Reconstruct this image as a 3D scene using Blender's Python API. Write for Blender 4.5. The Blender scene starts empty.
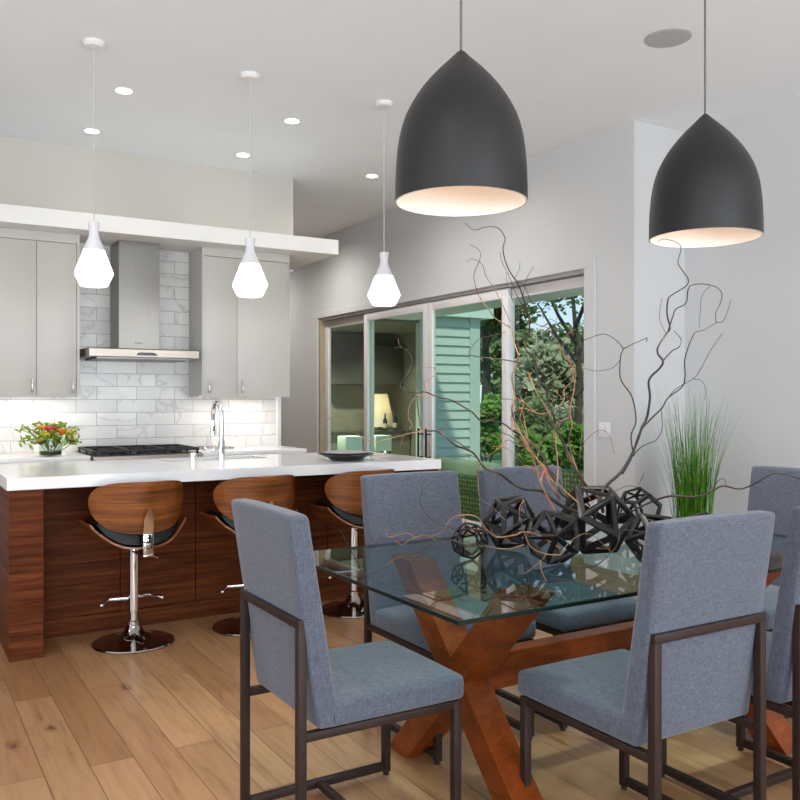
import bpy, bmesh, math, random
from mathutils import Vector, Matrix, Euler, noise
PI = math.pi
R = math.radians
sc = bpy.context.scene
C = sc.collection
rng = random.Random(7)

# ------------------------------------------------------------------ camera
F_PX, YAW, CAM_H = 845.0, R(31.1), 1.33
cd = bpy.data.cameras.new('camera')
cam = bpy.data.objects.new('camera', cd)
C.objects.link(cam)
cd.sensor_width = 36.0
cd.lens = F_PX / 800 * 36
cd.shift_y = -1 / 800
cd.clip_end = 300
cam.location = (0, 0, CAM_H)
cam.rotation_euler = (R(90), 0, -YAW)
sc.camera = cam

def ray(px, t, py):
    s = (px - 400) / F_PX
    return Vector(((math.sin(YAW) + math.cos(YAW) * s) * t,
                   (math.cos(YAW) - math.sin(YAW) * s) * t,
                   CAM_H - (py - 399) * t / F_PX))

# ------------------------------------------------------------------ materials
def lin(c):
    return tuple((x / 255 / 12.92 if x / 255 <= .04045 else ((x / 255 + .055) / 1.055) ** 2.4) for x in c) + (1.0,)

class NT:
    def __init__(s, name):
        s.m = bpy.data.materials.new(name)
        s.m.use_nodes = True
        s.t = s.m.node_tree
        s.t.nodes.clear()
        s.out = s.t.nodes.new('ShaderNodeOutputMaterial')
    def n(s, typ, **kw):
        nd = s.t.nodes.new('ShaderNode' + typ)
        for k, v in kw.items():
            if k.startswith('i_'):
                key = k[2:].replace('_', ' ')
                nd.inputs[key].default_value = v
            else:
                setattr(nd, k, v)
        return nd
    def l(s, a, ao, b, bi):
        s.t.links.new(a.outputs[ao], b.inputs[bi])
    def coords(s, scale=(1, 1, 1), rot=(0, 0, 0), kind='Object'):
        tc = s.n('TexCoord'); mp = s.n('Mapping')
        mp.inputs['Scale'].default_value = scale
        mp.inputs['Rotation'].default_value = rot
        s.l(tc, kind, mp, 'Vector')
        return mp
    def ramp(s, stops):
        r = s.n('ValToRGB')
        e = r.color_ramp.elements
        while len(e) < len(stops):
            e.new(.5)
        for el, (p, c) in zip(e, stops):
            el.position = p; el.color = c
        return r
    def surf(s, sh):
        s.l(sh, 0, s.out, 'Surface')
        return s.m

def principled(nt, col=None, rough=.5, metal=0, spec=.5, coat=0):
    b = nt.n('BsdfPrincipled')
    if col is not None:
        b.inputs['Base Color'].default_value = lin(col)
    b.inputs['Roughness'].default_value = rough
    b.inputs['Metallic'].default_value = metal
    b.inputs['Specular IOR Level'].default_value = spec
    b.inputs['Coat Weight'].default_value = coat
    return b

def plain(name, col, rough=.5, metal=0, spec=.5, coat=0, var=.06, nscale=6, bump=0, bscale=200):
    nt = NT(name)
    b = principled(nt, None, rough, metal, spec, coat)
    mp = nt.coords()
    nz = nt.n('TexNoise'); nz.inputs['Scale'].default_value = nscale; nz.inputs['Detail'].default_value = 4
    nt.l(mp, 0, nz, 'Vector')
    c = lin(col)
    lo = tuple(x * (1 - var) for x in c[:3]) + (1,); hi = tuple(min(1, x * (1 + var)) for x in c[:3]) + (1,)
    rp = nt.ramp([(.3, lo), (.7, hi)])
    nt.l(nz, 'Fac', rp, 'Fac'); nt.l(rp, 'Color', b, 'Base Color')
    if bump:
        n2 = nt.n('TexNoise'); n2.inputs['Scale'].default_value = bscale
        nt.l(mp, 0, n2, 'Vector')
        bp = nt.n('Bump'); bp.inputs['Strength'].default_value = bump; bp.inputs['Distance'].default_value = .002
        nt.l(n2, 'Fac', bp, 'Height'); nt.l(bp, 'Normal', b, 'Normal')
    return nt.surf(b)

def wood(name, dark, mid, light, scale=(1, 14, 14), rough=.4, coat=.2, spec=.5):
    nt = NT(name)
    b = principled(nt, None, rough, 0, spec, coat)
    b.inputs['Coat Roughness'].default_value = .25
    mp = nt.coords(scale)
    nz = nt.n('TexNoise'); nz.inputs['Scale'].default_value = 1.6; nz.inputs['Detail'].default_value = 7
    nz.inputs['Roughness'].default_value = .6; nz.inputs['Distortion'].default_value = .7
    nt.l(mp, 0, nz, 'Vector')
    rp = nt.ramp([(.3, lin(dark)), (.5, lin(mid)), (.72, lin(light))])
    nt.l(nz, 'Fac', rp, 'Fac')
    mp2 = nt.coords(tuple(x * 5 for x in scale))
    n2 = nt.n('TexNoise'); n2.inputs['Scale'].default_value = 2.2; n2.inputs['Detail'].default_value = 3
    nt.l(mp2, 0, n2, 'Vector')
    rp2 = nt.ramp([(.35, (.72, .72, .72, 1)), (.65, (1, 1, 1, 1))])
    nt.l(n2, 'Fac', rp2, 'Fac')
    mx = nt.n('MixRGB', blend_type='MULTIPLY'); mx.inputs['Fac'].default_value = .8
    nt.l(rp, 'Color', mx, 'Color1'); nt.l(rp2, 'Color', mx, 'Color2')
    nt.l(mx, 'Color', b, 'Base Color')
    return nt.surf(b)

def emissive(name, col, strength):
    nt = NT(name)
    e = nt.n('Emission'); e.inputs['Color'].default_value = lin(col); e.inputs['Strength'].default_value = strength
    return nt.surf(e)

def pane_glass(name, tint, refl=1.0):
    nt = NT(name)
    tr = nt.n('BsdfTransparent'); tr.inputs['Color'].default_value = tint
    gl = nt.n('BsdfGlossy'); gl.inputs['Roughness'].default_value = .004; gl.inputs['Color'].default_value = (refl, refl, refl, 1)
    fr = nt.n('Fresnel'); fr.inputs['IOR'].default_value = 1.5
    mx = nt.n('MixShader')
    # one reflection per sheet: only the face turned to the viewer reflects
    ge = nt.n('NewGeometry'); inv = nt.n('Math', operation='SUBTRACT'); inv.inputs[0].default_value = 1
    mu = nt.n('Math', operation='MULTIPLY')
    nt.l(ge, 'Backfacing', inv, 1); nt.l(fr, 0, mu, 0); nt.l(inv, 0, mu, 1)
    nt.l(mu, 0, mx, 'Fac'); nt.l(tr, 0, mx, 1); nt.l(gl, 0, mx, 2)
    return nt.surf(mx)

def floor_mat():
    nt = NT('oak_planks')
    b = principled(nt, None, .36, 0, .45)
    mp = nt.coords((1, 1, 1), (0, 0, R(90)))
    br = nt.n('TexBrick')
    br.offset = .37; br.offset_frequency = 2; br.squash = 1
    br.inputs['Color1'].default_value = (0, 0, 0, 1); br.inputs['Color2'].default_value = (1, 1, 1, 1)
    br.inputs['Mortar'].default_value = (.5, .5, .5, 1)
    br.inputs['Scale'].default_value = 1; br.inputs['Mortar Size'].default_value = .0016
    br.inputs['Mortar Smooth'].default_value = .1; br.inputs['Bias'].default_value = 0
    br.inputs['Brick Width'].default_value = 1.35; br.inputs['Row Height'].default_value = .155
    nt.l(mp, 0, br, 'Vector')
    rp = nt.ramp([(0, lin((146, 102, 66))), (.3, lin((170, 130, 92))), (.55, lin((158, 114, 78))), (.8, lin((184, 144, 104))), (1, lin((166, 122, 84)))])
    nt.l(br, 'Color', rp, 'Fac')
    # per plank shift of the grain
    mpg = nt.coords((13, 1.1, 1))
    add = nt.n('VectorMath', operation='MULTIPLY_ADD')
    nt.l(br, 'Color', add, 0); add.inputs[1].default_value = (31, 17, 5)
    nt.l(mpg, 0, add, 2)
    g = nt.n('TexNoise'); g.inputs['Scale'].default_value = 1.7; g.inputs['Detail'].default_value = 8; g.inputs['Roughness'].default_value = .62; g.inputs['Distortion'].default_value = 1.1
    nt.l(add, 0, g, 'Vector')
    gr = nt.ramp([(.26, (.52, .44, .37, 1)), (.42, (.90, .87, .84, 1)), (.55, (1.02, 1.02, 1.02, 1)), (.75, (1.12, 1.12, 1.10, 1))])
    nt.l(g, 'Fac', gr, 'Fac')
    m1 = nt.n('MixRGB', blend_type='MULTIPLY'); m1.inputs['Fac'].default_value = 1.0
    nt.l(rp, 'Color', m1, 'Color1'); nt.l(gr, 'Color', m1, 'Color2')
    # knots and mineral streaks
    mpk = nt.coords((4.6, 2.2, 1))
    vo = nt.n('TexVoronoi'); vo.inputs['Scale'].default_value = 1.0
    nk = nt.n('TexNoise'); nk.inputs['Scale'].default_value = 7
    nt.l(mpk, 0, nk, 'Vector')
    ad2 = nt.n('VectorMath', operation='MULTIPLY_ADD')
    nt.l(nk, 'Color', ad2, 0); ad2.inputs[1].default_value = (.28, .28, .28); nt.l(mpk, 0, ad2, 2)
    nt.l(ad2, 0, vo, 'Vector')
    kr = nt.ramp([(.03, (.30, .22, .17, 1)), (.075, (.72, .66, .60, 1)), (.16, (1, 1, 1, 1))])
    nt.l(vo, 'Distance', kr, 'Fac')
    m2 = nt.n('MixRGB', blend_type='MULTIPLY'); m2.inputs['Fac'].default_value = .95
    nt.l(m1, 'Color', m2, 'Color1'); nt.l(kr, 'Color', m2, 'Color2')
    m3 = nt.n('MixRGB', blend_type='MIX')
    nt.l(br, 'Fac', m3, 'Fac'); nt.l(m2, 'Color', m3, 'Color1'); m3.inputs['Color2'].default_value = lin((96, 64, 40))
    nt.l(m3, 'Color', b, 'Base Color')
    bp = nt.n('Bump'); bp.inputs['Strength'].default_value = .25; bp.inputs['Distance'].default_value = .002; bp.invert = True
    nt.l(br, 'Fac', bp, 'Height'); nt.l(bp, 'Normal', b, 'Normal')
    return nt.surf(b)

def tile_mat():
    nt = NT('marble_subway_tile')
    b = principled(nt, None, .22, 0, .5)
    mp = nt.coords((1, 1, 1), (R(90), 0, 0))
    br = nt.n('TexBrick'); br.offset = .5; br.offset_frequency = 2
    br.inputs['Color1'].default_value = (0, 0, 0, 1); br.inputs['Color2'].default_value = (1, 1, 1, 1); br.inputs['Mortar'].default_value = (.5, .5, .5, 1)
    br.inputs['Scale'].default_value = 1; br.inputs['Mortar Size'].default_value = .0022; br.inputs['Mortar Smooth'].default_value = .1
    br.inputs['Brick Width'].default_value = .305; br.inputs['Row Height'].default_value = .102
    nt.l(mp, 0, br, 'Vector')
    ad = nt.n('VectorMath', operation='MULTIPLY_ADD')
    nt.l(br, 'Color', ad, 0); ad.inputs[1].default_value = (9, 7, 5); nt.l(mp, 0, ad, 2)
    n1 = nt.n('TexNoise'); n1.inputs['Scale'].default_value = 2.2; n1.inputs['Detail'].default_value = 5; n1.inputs['Distortion'].default_value = .8
    nt.l(ad, 0, n1, 'Vector')
    ve = nt.ramp([(.40, lin((224, 223, 220))), (.485, lin((215, 214, 212))), (.5, lin((192, 191, 190))), (.515, lin((217, 216, 214))), (.75, lin((208, 207, 205)))])
    nt.l(n1, 'Fac', ve, 'Fac')
    tone = nt.ramp([(0, (.84, .84, .85, 1)), (1, (1, 1, 1, 1))])
    nt.l(br, 'Color', tone, 'Fac')
    m1 = nt.n('MixRGB', blend_type='MULTIPLY'); m1.inputs['Fac'].default_value = 1
    nt.l(ve, 'Color', m1, 'Color1'); nt.l(tone, 'Color', m1, 'Color2')
    m2 = nt.n('MixRGB'); nt.l(br, 'Fac', m2, 'Fac'); nt.l(m1, 'Color', m2, 'Color1'); m2.inputs['Color2'].default_value = lin((150, 149, 146))
    nt.l(m2, 'Color', b, 'Base Color')
    bp = nt.n('Bump'); bp.inputs['Strength'].default_value = .4; bp.inputs['Distance'].default_value = .002; bp.invert = True
    nt.l(br, 'Fac', bp, 'Height'); nt.l(bp, 'Normal', b, 'Normal')
    return nt.surf(b)

def fabric_mat(name, c1, c2):
    nt = NT(name)
    b = principled(nt, None, .92, 0, .15)
    b.inputs['Sheen Weight'].default_value = .25
    b.inputs['Sheen Roughness'].default_value = .5
    mpx = nt.coords((1, 1, 1))
    n1 = nt.n('TexNoise'); n1.inputs['Scale'].default_value = 1; n1.inputs['Detail'].default_value = 3
    ma = nt.coords((520, 520, 34)); nt.l(ma, 0, n1, 'Vector')
    n2 = nt.n('TexNoise'); n2.inputs['Scale'].default_value = 1; n2.inputs['Detail'].default_value = 3
    mb = nt.coords((40, 60, 600)); nt.l(mb, 0, n2, 'Vector')
    mx = nt.n('MixRGB', blend_type='MIX'); mx.inputs['Fac'].default_value = .42
    nt.l(n1, 'Fac', mx, 'Color1'); nt.l(n2, 'Fac', mx, 'Color2')
    rp = nt.ramp([(.36, lin(c1)), (.62, lin(c2))])
    nt.l(mx, 'Color', rp, 'Fac'); nt.l(rp, 'Color', b, 'Base Color')
    bp = nt.n('Bump'); bp.inputs['Strength'].default_value = .25; bp.inputs['Distance'].default_value = .001
    nt.l(mx, 'Color', bp, 'Height'); nt.l(bp, 'Normal', b, 'Normal')
    return nt.surf(b)

def brushed(name, col, rough=.3, scale=(2, 2, 160)):
    nt = NT(name)
    b = principled(nt, None, rough, 1.0)
    mp = nt.coords(scale)
    nz = nt.n('TexNoise'); nz.inputs['Scale'].default_value = 2; nz.inputs['Detail'].default_value = 2
    nt.l(mp, 0, nz, 'Vector')
    c = lin(col)
    rp = nt.ramp([(.3, tuple(x * .88 for x in c[:3]) + (1,)), (.7, c)])
    nt.l(nz, 'Fac', rp, 'Fac'); nt.l(rp, 'Color', b, 'Base Color')
    return nt.surf(b)

def wicker_mat():
    nt = NT('green_wicker')
    b = principled(nt, None, .6)
    mp = nt.coords((1, 1, 1))
    ck = nt.n('TexVoronoi'); ck.inputs['Scale'].default_value = 22; ck.inputs['Randomness'].default_value = .25
    nt.l(mp, 0, ck, 'Vector')
    rp = nt.ramp([(.12, lin((206, 204, 128))), (.3, lin((104, 128, 88))), (.6, lin((70, 96, 70)))])
    nt.l(ck, 'Distance', rp, 'Fac'); nt.l(rp, 'Color', b, 'Base Color')
    return nt.surf(b)

def leaf_mat(name, c1, c2, c3, scale=(1, 1, 1)):
    nt = NT(name)
    mp = nt.coords(scale)
    nz = nt.n('TexNoise'); nz.inputs['Scale'].default_value = 1.4; nz.inputs['Detail'].default_value = 5
    nt.l(mp, 0, nz, 'Vector')
    rp = nt.ramp([(.3, lin(c1)), (.5, lin(c2)), (.7, lin(c3))])
    nt.l(nz, 'Fac', rp, 'Fac')
    d = nt.n('BsdfDiffuse'); t = nt.n('BsdfTranslucent')
    nt.l(rp, 'Color', d, 'Color'); nt.l(rp, 'Color', t, 'Color')
    mx = nt.n('MixShader'); mx.inputs['Fac'].default_value = .35
    nt.l(d, 0, mx, 1); nt.l(t, 0, mx, 2)
    return nt.surf(mx)

def bark_mat(name, c1, c2, c3):
    nt = NT(name)
    b = principled(nt, None, .7)
    mp = nt.coords((9, 9, 9))
    nz = nt.n('TexNoise'); nz.inputs['Scale'].default_value = 1.2; nz.inputs['Detail'].default_value = 4
    nt.l(mp, 0, nz, 'Vector')
    rp = nt.ramp([(.34, lin(c1)), (.5, lin(c2)), (.68, lin(c3))])
    nt.l(nz, 'Fac', rp, 'Fac'); nt.l(rp, 'Color', b, 'Base Color')
    return nt.surf(b)

M = {}
M['wall'] = plain('wall_paint', (208, 209, 210), .7, var=.01, nscale=2, spec=.3)
M['bulk'] = plain('bulkhead_paint', (203, 199, 192), .7, var=.01, nscale=2, spec=.3)
M['ceiling'] = plain('ceiling_paint', (240, 244, 247), .8, var=.01, nscale=2, spec=.2)
M['soffit'] = plain('soffit_paint', (226, 225, 222), .6, var=.01, spec=.3)
M['floor'] = floor_mat()
M['tile'] = tile_mat()
M['cab'] = plain('cabinet_lacquer', (186, 183, 178), .38, var=.01, spec=.4)
M['gap'] = plain('shadow_gap', (90, 92, 96), .7)
M['quartz'] = plain('white_quartz', (242, 241, 241), .12, var=.015, nscale=14, spec=.5)
M['walnut'] = wood('walnut_veneer', (64, 28, 10), (94, 46, 19), (126, 68, 32), (1.1, 1, 22), .55, .0, .12)
M['stoolwood'] = wood('bent_walnut', (84, 42, 14), (128, 70, 26), (164, 98, 42), (1.6, 1, 32), .3, .4)
M['tablewood'] = wood('cherry_table_wood', (92, 40, 10), (120, 54, 14), (150, 72, 21), (3, 3, 9), .38, .0, .25)
M['black_leather'] = plain('black_leather', (12, 13, 14), .36, spec=.35, var=.1, bump=.15, bscale=400)
M['chrome'] = plain('chrome', (235, 235, 238), .06, 1.0, var=.01)
M['darkchrome'] = plain('base_chrome', (160, 156, 154), .05, 1.0, var=.01)
M['steel'] = brushed('brushed_steel', (128, 126, 122), .36, (90, 90, 2))
M['steel2'] = brushed('satin_steel', (158, 151, 142), .36, (2, 2, 90))
M['nickel'] = plain('nickel', (170, 168, 166), .25, 1.0, var=.02)
M['iron'] = plain('black_iron', (24, 24, 25), .5, var=.1)
M['bronze'] = plain('bronze_tube', (44, 31, 27), .5, .0, var=.08, nscale=20, spec=.22)
M['fabric'] = fabric_mat('blue_grey_linen', (62, 66, 77), (94, 99, 112))
M['dome'] = plain('dome_black', (22, 22, 23), .42, .0, var=.03, spec=.5)
M['domein'] = plain('dome_white', (244, 236, 228), .6, var=.01)
M['bulb'] = emissive('pendant_bulb', (255, 232, 206), 2.6)
M['globe'] = emissive('pendant_globe', (255, 248, 238), 2.4)
M['down'] = emissive('downlight_lens', (255, 246, 232), 14)
M['led'] = emissive('led_strip', (255, 232, 205), 4)
M['white'] = plain('white_enamel', (234, 234, 236), .4, var=.01)
M['greyw'] = plain('pendant_cone_white', (222, 222, 226), .45, var=.01)
M['cord'] = plain('cord_grey', (196, 196, 196), .6)
M['cordd'] = plain('cord_dark', (96, 96, 96), .6)
M['speaker'] = plain('speaker_mesh', (178, 180, 182), .7, var=.03, nscale=300)
M['frame'] = plain('door_vinyl', (232, 228, 228), .4, var=.01)
M['tan'] = plain('door_jamb_tan', (176, 160, 134), .6)
M['track'] = plain('door_track', (176, 174, 174), .5)
M['pane'] = pane_glass('door_pane', (.87, .97, .895, 1))
M['pane_clear'] = pane_glass('door_pane_clear', (.93, .97, .93, 1))
M['tableglass'] = pane_glass('table_glass', (.74, .885, .87, 1))
M['glassedge'] = plain('glass_edge', (10, 26, 22), .25, var=.05, spec=.25)
M['vaseglass'] = pane_glass('vase_glass', (.90, .95, .90, 1))
M['orb'] = plain('orb_black', (15, 15, 16), .42, var=.08, spec=.3)
M['willow'] = bark_mat('willow_bark', (30, 26, 24), (50, 40, 34), (92, 58, 36))
M['willow_dark'] = bark_mat('willow_dark_bark', (36, 34, 34), (52, 48, 46), (82, 70, 62))
M['willow_gold'] = bark_mat('willow_gold_bark', (66, 48, 36), (138, 108, 78), (150, 82, 40))
M['grass'] = leaf_mat('grass_blade', (34, 74, 16), (78, 136, 40), (150, 186, 92), (70, 70, 1))
M['planter'] = plain('planter_black', (40, 40, 42), .5)
M['soil'] = plain('soil', (50, 38, 28), .9, var=.3)
M['leafg'] = leaf_mat('leaf_mid', (92, 106, 70), (128, 142, 92), (170, 180, 132))
M['leafd'] = leaf_mat('leaf_dark', (52, 68, 40), (86, 104, 62), (122, 138, 90))
M['leafp'] = leaf_mat('leaf_pale', (138, 144, 112), (170, 174, 138), (204, 206, 172))
M['leafb'] = leaf_mat('leaf_bright', (92, 126, 56), (134, 166, 84), (182, 204, 128))
M['trunk'] = plain('tree_bark', (74, 62, 50), .9, var=.3, nscale=12)
M['lawn'] = plain('lawn', (112, 126, 74), .9, var=.3, nscale=1.4)
M['deck'] = plain('patio_stone', (176, 172, 164), .8, var=.12, nscale=3)
M['siding'] = plain('siding_white', (182, 190, 178), .6, var=.02)
M['porch'] = plain('porch_paint', (206, 214, 200), .7, var=.02)
M['wingdark'] = plain('wing_wall_dark', (116, 112, 94), .7, var=.1)
M['wingcab'] = plain('wing_cabinet', (66, 64, 52), .5, var=.1)
def shade_mat():
    nt = NT('lamp_shade_linen')
    d = nt.n('BsdfDiffuse'); d.inputs['Color'].default_value = lin((238, 226, 206)); tl = nt.n('BsdfTranslucent'); tl.inputs['Color'].default_value = lin((238, 222, 196))
    mx = nt.n('MixShader'); mx.inputs['Fac'].default_value = .5
    nt.l(d, 0, mx, 1); nt.l(tl, 0, mx, 2)
    return nt.surf(mx)
M['shade'] = shade_mat()
M['bottle'] = plain('bottle_glass', (26, 44, 30), .1, var=.05)
M['palegreen'] = plain('pale_green_cloth', (206, 226, 206), .8, var=.03)
M['wicker'] = wicker_mat()
M['cushion'] = plain('outdoor_cushion', (206, 212, 190), .9, var=.05)
M['plate'] = plain('black_plate', (30, 31, 33), .22, var=.06)
M['napkin'] = plain('grey_plate', (150, 150, 150), .5, var=.08)
M['stem'] = plain('flower_stem', (86, 112, 48), .7, var=.15)
M['red'] = plain('petal_red', (196, 26, 62), .6, var=.2, nscale=60)
M['orange'] = plain('petal_orange', (232, 140, 44), .6, var=.2, nscale=60)
M['yellow'] = plain('petal_yellow', (224, 202, 70), .6, var=.2, nscale=60)
M['wine'] = plain('petal_wine', (96, 30, 40), .6, var=.2, nscale=60)
M['leaff'] = leaf_mat('bouquet_leaf', (110, 140, 40), (150, 176, 64), (190, 206, 110))
M['mark'] = plain('dark_mark', (60, 62, 66), .4)
M['panel_black'] = plain('panel_black', (14, 14, 15), .2)

# ------------------------------------------------------------------ mesh builder
class MB:
    def __init__(s):
        s.b = bmesh.new(); s.mi = 0
    def _merge(s, o):
        for f in o.faces: f.material_index = s.mi
        me = bpy.data.meshes.new('t'); o.to_mesh(me); o.free()
        s.b.from_mesh(me); bpy.data.meshes.remove(me)
        return s
    def box(s, x0, x1, y0, y1, z0, z1, bev=0, seg=2, fn=None, sub=0):
        o = bmesh.new()
        bmesh.ops.create_cube(o, size=1)
        for v in o.verts:
            v.co = Vector(((x0 + x1) / 2 + v.co.x * (x1 - x0), (y0 + y1) / 2 + v.co.y * (y1 - y0), (z0 + z1) / 2 + v.co.z * (z1 - z0)))
        if bev:
            bmesh.ops.bevel(o, geom=o.edges[:], offset=bev, segments=seg, affect='EDGES', profile=.5)
        if sub:
            bmesh.ops.subdivide_edges(o, edges=o.edges[:], cuts=sub, use_grid_fill=True)
        if fn:
            for v in o.verts: v.co = Vector(fn(*v.co))
        return s._merge(o)
    def bar(s, p, q, w, h, bev=0, up=(0, 0, 1)):
        """square bar from p to q; w along side, h along the 'up'-ish axis"""
        p, q = Vector(p), Vector(q)
        d = (q - p); L = d.length; d.normalize()
        side = d.cross(Vector(up))
        if side.length < 1e-5: side = d.cross(Vector((1, 0, 0)))
        side.normalize(); u = side.cross(d).normalized()
        o = bmesh.new()
        bmesh.ops.create_cube(o, size=1)
        for v in o.verts: v.co = Vector((v.co.x * L, v.co.y * w, v.co.z * h))
        if bev: bmesh.ops.bevel(o, geom=o.edges[:], offset=bev, segments=2, affect='EDGES', profile=.5)
        c = (p + q) / 2
        for v in o.verts: v.co = c + d * v.co.x + side * v.co.y + u * v.co.z
        return s._merge(o)
    def tube(s, pts, rad, n=8, cap=True):
        pts = [Vector(p) for p in pts]
        if not isinstance(rad, (list, tuple)): rad = [rad] * len(pts)
        o = bmesh.new(); rings = []
        prev = None
        for i, p in enumerate(pts):
            a = pts[max(i - 1, 0)]; c = pts[min(i + 1, len(pts) - 1)]
            d = (c - a)
            if d.length < 1e-9: d = Vector((0, 0, 1))
            d.normalize()
            if prev is None:
                prev = d.orthogonal().normalized()
            prev = (prev - d * prev.dot(d))
            if prev.length < 1e-6: prev = d.orthogonal()
            prev.normalize()
            w = d.cross(prev)
            rings.append([o.verts.new(p + (prev * math.cos(2 * PI * k / n) + w * math.sin(2 * PI * k / n)) * rad[i]) for k in range(n)])
        for a, c in zip(rings, rings[1:]):
            for k in range(n):
                o.faces.new((a[k], a[(k + 1) % n], c[(k + 1) % n], c[k]))
        if cap:
            o.faces.new(rings[0][::-1]); o.faces.new(rings[-1])
        return s._merge(o)
    def lathe(s, prof, n=40, c=(0, 0), close=False):
        o = bmesh.new(); rings = []
        for r, z in prof:
            if r < 1e-6:
                rings.append([o.verts.new((c[0], c[1], z))])
            else:
                rings.append([o.verts.new((c[0] + r * math.cos(2 * PI * k / n), c[1] + r * math.sin(2 * PI * k / n), z)) for k in range(n)])
        pairs = list(zip(rings, rings[1:]))
        if close: pairs.append((rings[-1], rings[0]))
        for a, d in pairs:
            for k in range(n):
                k2 = (k + 1) % n
                if len(a) == 1 and len(d) > 1: o.faces.new((a[0], d[k2], d[k]))
                elif len(d) == 1 and len(a) > 1: o.faces.new((a[k], a[k2], d[0]))
                elif len(a) > 1: o.faces.new((a[k], a[k2], d[k2], d[k]))
        bmesh.ops.recalc_face_normals(o, faces=o.faces[:])
        return s._merge(o)
    def grid(s, fn, nu, nv, thick=0):
        """surface fn(u,v) u,v in 0..1; solidified by thick"""
        o = bmesh.new()
        vs = [[o.verts.new(fn(i / nu, j / nv)) for j in range(nv + 1)] for i in range(nu + 1)]
        for i in range(nu):
            for j in range(nv):
                o.faces.new((vs[i][j], vs[i + 1][j], vs[i + 1][j + 1], vs[i][j + 1]))
        bmesh.ops.recalc_face_normals(o, faces=o.faces[:])
        if thick:
            bmesh.ops.solidify(o, geom=o.faces[:], thickness=thick)
            bmesh.ops.recalc_face_normals(o, faces=o.faces[:])
        return s._merge(o)
    def ball(s, c, r, sub=2, sc_=(1, 1, 1), jit=0):
        o = bmesh.new()
        bmesh.ops.create_icosphere(o, subdivisions=sub, radius=1)
        for v in o.verts:
            k = 1 + rng.uniform(-jit, jit)
            v.co = Vector((c[0] + v.co.x * r * sc_[0] * k, c[1] + v.co.y * r * sc_[1] * k, c[2] + v.co.z * r * sc_[2] * k))
        return s._merge(o)
    def prism(s, poly, y0, y1, axis='y'):
        o = bmesh.new()
        def P(a, b, d):
            return (a, d, b) if axis == 'y' else ((d, a, b) if axis == 'x' else (a, b, d))
        A = [o.verts.new(P(a, b, y0)) for a, b in poly]; B = [o.verts.new(P(a, b, y1)) for a, b in poly]
        o.faces.new(A); o.faces.new(B[::-1])
        n = len(poly)
        for k in range(n):
            o.faces.new((A[k], B[k], B[(k + 1) % n], A[(k + 1) % n]))
        bmesh.ops.recalc_face_normals(o, faces=o.faces[:])
        return s._merge(o)
    def quad(s, a, b, c, d):
        f = s.b.faces.new([s.b.verts.new(p) for p in (a, b, c, d)])
        f.material_index = s.mi
        return s
    def build(s, name, mat, parent=None, smooth=35, absolute=True):
        me = bpy.data.meshes.new(name)
        off = None
        if parent is not None and absolute:
            off = Vector((0, 0, 0)); p = parent
            while p is not None:
                off += p.location; p = p.parent
        if off is not None:
            for v in s.b.verts: v.co -= off
        s.b.to_mesh(me); s.b.free()
        for m in (mat if isinstance(mat, (list, tuple)) else [mat]): me.materials.append(m)
        if smooth:
            me.polygons.foreach_set('use_smooth', [True] * len(me.polygons))
            try: me.set_sharp_from_angle(angle=R(smooth))
            except Exception: pass
        o = bpy.data.objects.new(name, me)
        C.objects.link(o)
        if parent is not None: o.parent = parent
        return o

def thing(name, label, cat, loc=(0, 0, 0), rz=0, group=None):
    o = bpy.data.objects.new(name, None); C.objects.link(o)
    o.empty_display_size = .1
    o.location = loc; o.rotation_euler = (0, 0, rz)
    o['label'] = label; o['category'] = cat
    if group: o['group'] = group
    return o
def tag(o, label, cat, group=None, kind=None):
    o['label'] = label; o['category'] = cat
    if group: o['group'] = group
    if kind: o['kind'] = kind
    return o
def struct(o):
    o['kind'] = 'structure'; return o
def copy_tree(o, parent=None):
    c = o.copy(); C.objects.link(c); c.parent = parent
    for ch in list(o.children): copy_tree(ch, c)
    return c
def place(proto, first, loc, rz, label, group):
    o = proto if first else copy_tree(proto)
    o.location = loc; o.rotation_euler = (0, 0, rz); o['label'] = label; o['group'] = group
    return o

# ------------------------------------------------------------------ room shell
CEIL = 3.44
XD = 4.82          # wall with the sliding doors
XR = 5.38          # right wall of the dining end
YB = 6.85          # kitchen wall
YD0, YD1 = 5.08, 10.06   # door opening along Y
ZD = 2.385
struct(MB().box(-4.2, XR + .15, -4.2, 13.2, -.12, 0).build('floor', M['floor'], smooth=0))
struct(MB().box(-4.2, XR + .15, -4.2, 13.2, CEIL, CEIL + .15).build('ceiling', M['ceiling'], smooth=0))
# kitchen wall, its bulkhead above the soffit and the soffit slab
struct(MB().box(-4.2, 2.92, YB, 7.0, 0, 2.6).build('wall_kitchen', M['wall'], smooth=0))
struct(MB().box(-4.2, 3.30, 7.45, 7.6, 2.55, CEIL).build('wall_bulkhead', M['bulk'], smooth=0))
struct(MB().box(-4.2, 3.19, 6.28, 7.62, 2.53, 2.65).build('trim_1', M['soffit'], smooth=0))
struct(MB().box(-4.2, 3.30, 7.6, 13.0, 2.9, CEIL).build('wall_hall', M['wall'], smooth=0))
struct(MB().box(-4.2, XD, 13.0, 13.15, 0, CEIL).build('wall_far', M['wall'], smooth=0))
struct(MB().box(-.6, 2.865, YB - .012, YB, .93, 2.53).build('trim_2', M['tile'], smooth=0))
struct(MB().box(2.865, 2.885, YB - .016, YB, .93, 2.53).build('trim_3', M['white'], smooth=0))
w = MB()
w.box(XD, XD + .16, 4.68, YD0, 0, CEIL).box(XD, XD + .16, YD1, 13.15, 0, CEIL).box(XD, XD + .16, YD0, YD1, ZD, CEIL)
w.box(XD, XR + .15, 4.56, 4.68, 0, CEIL)
struct(w.build('wall_doors', M['wall'], smooth=0))
struct(MB().box(XR, XR + .15, -4.2, 4.56, 0, CEIL).build('wall_right', M['wall'], smooth=0))
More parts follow.
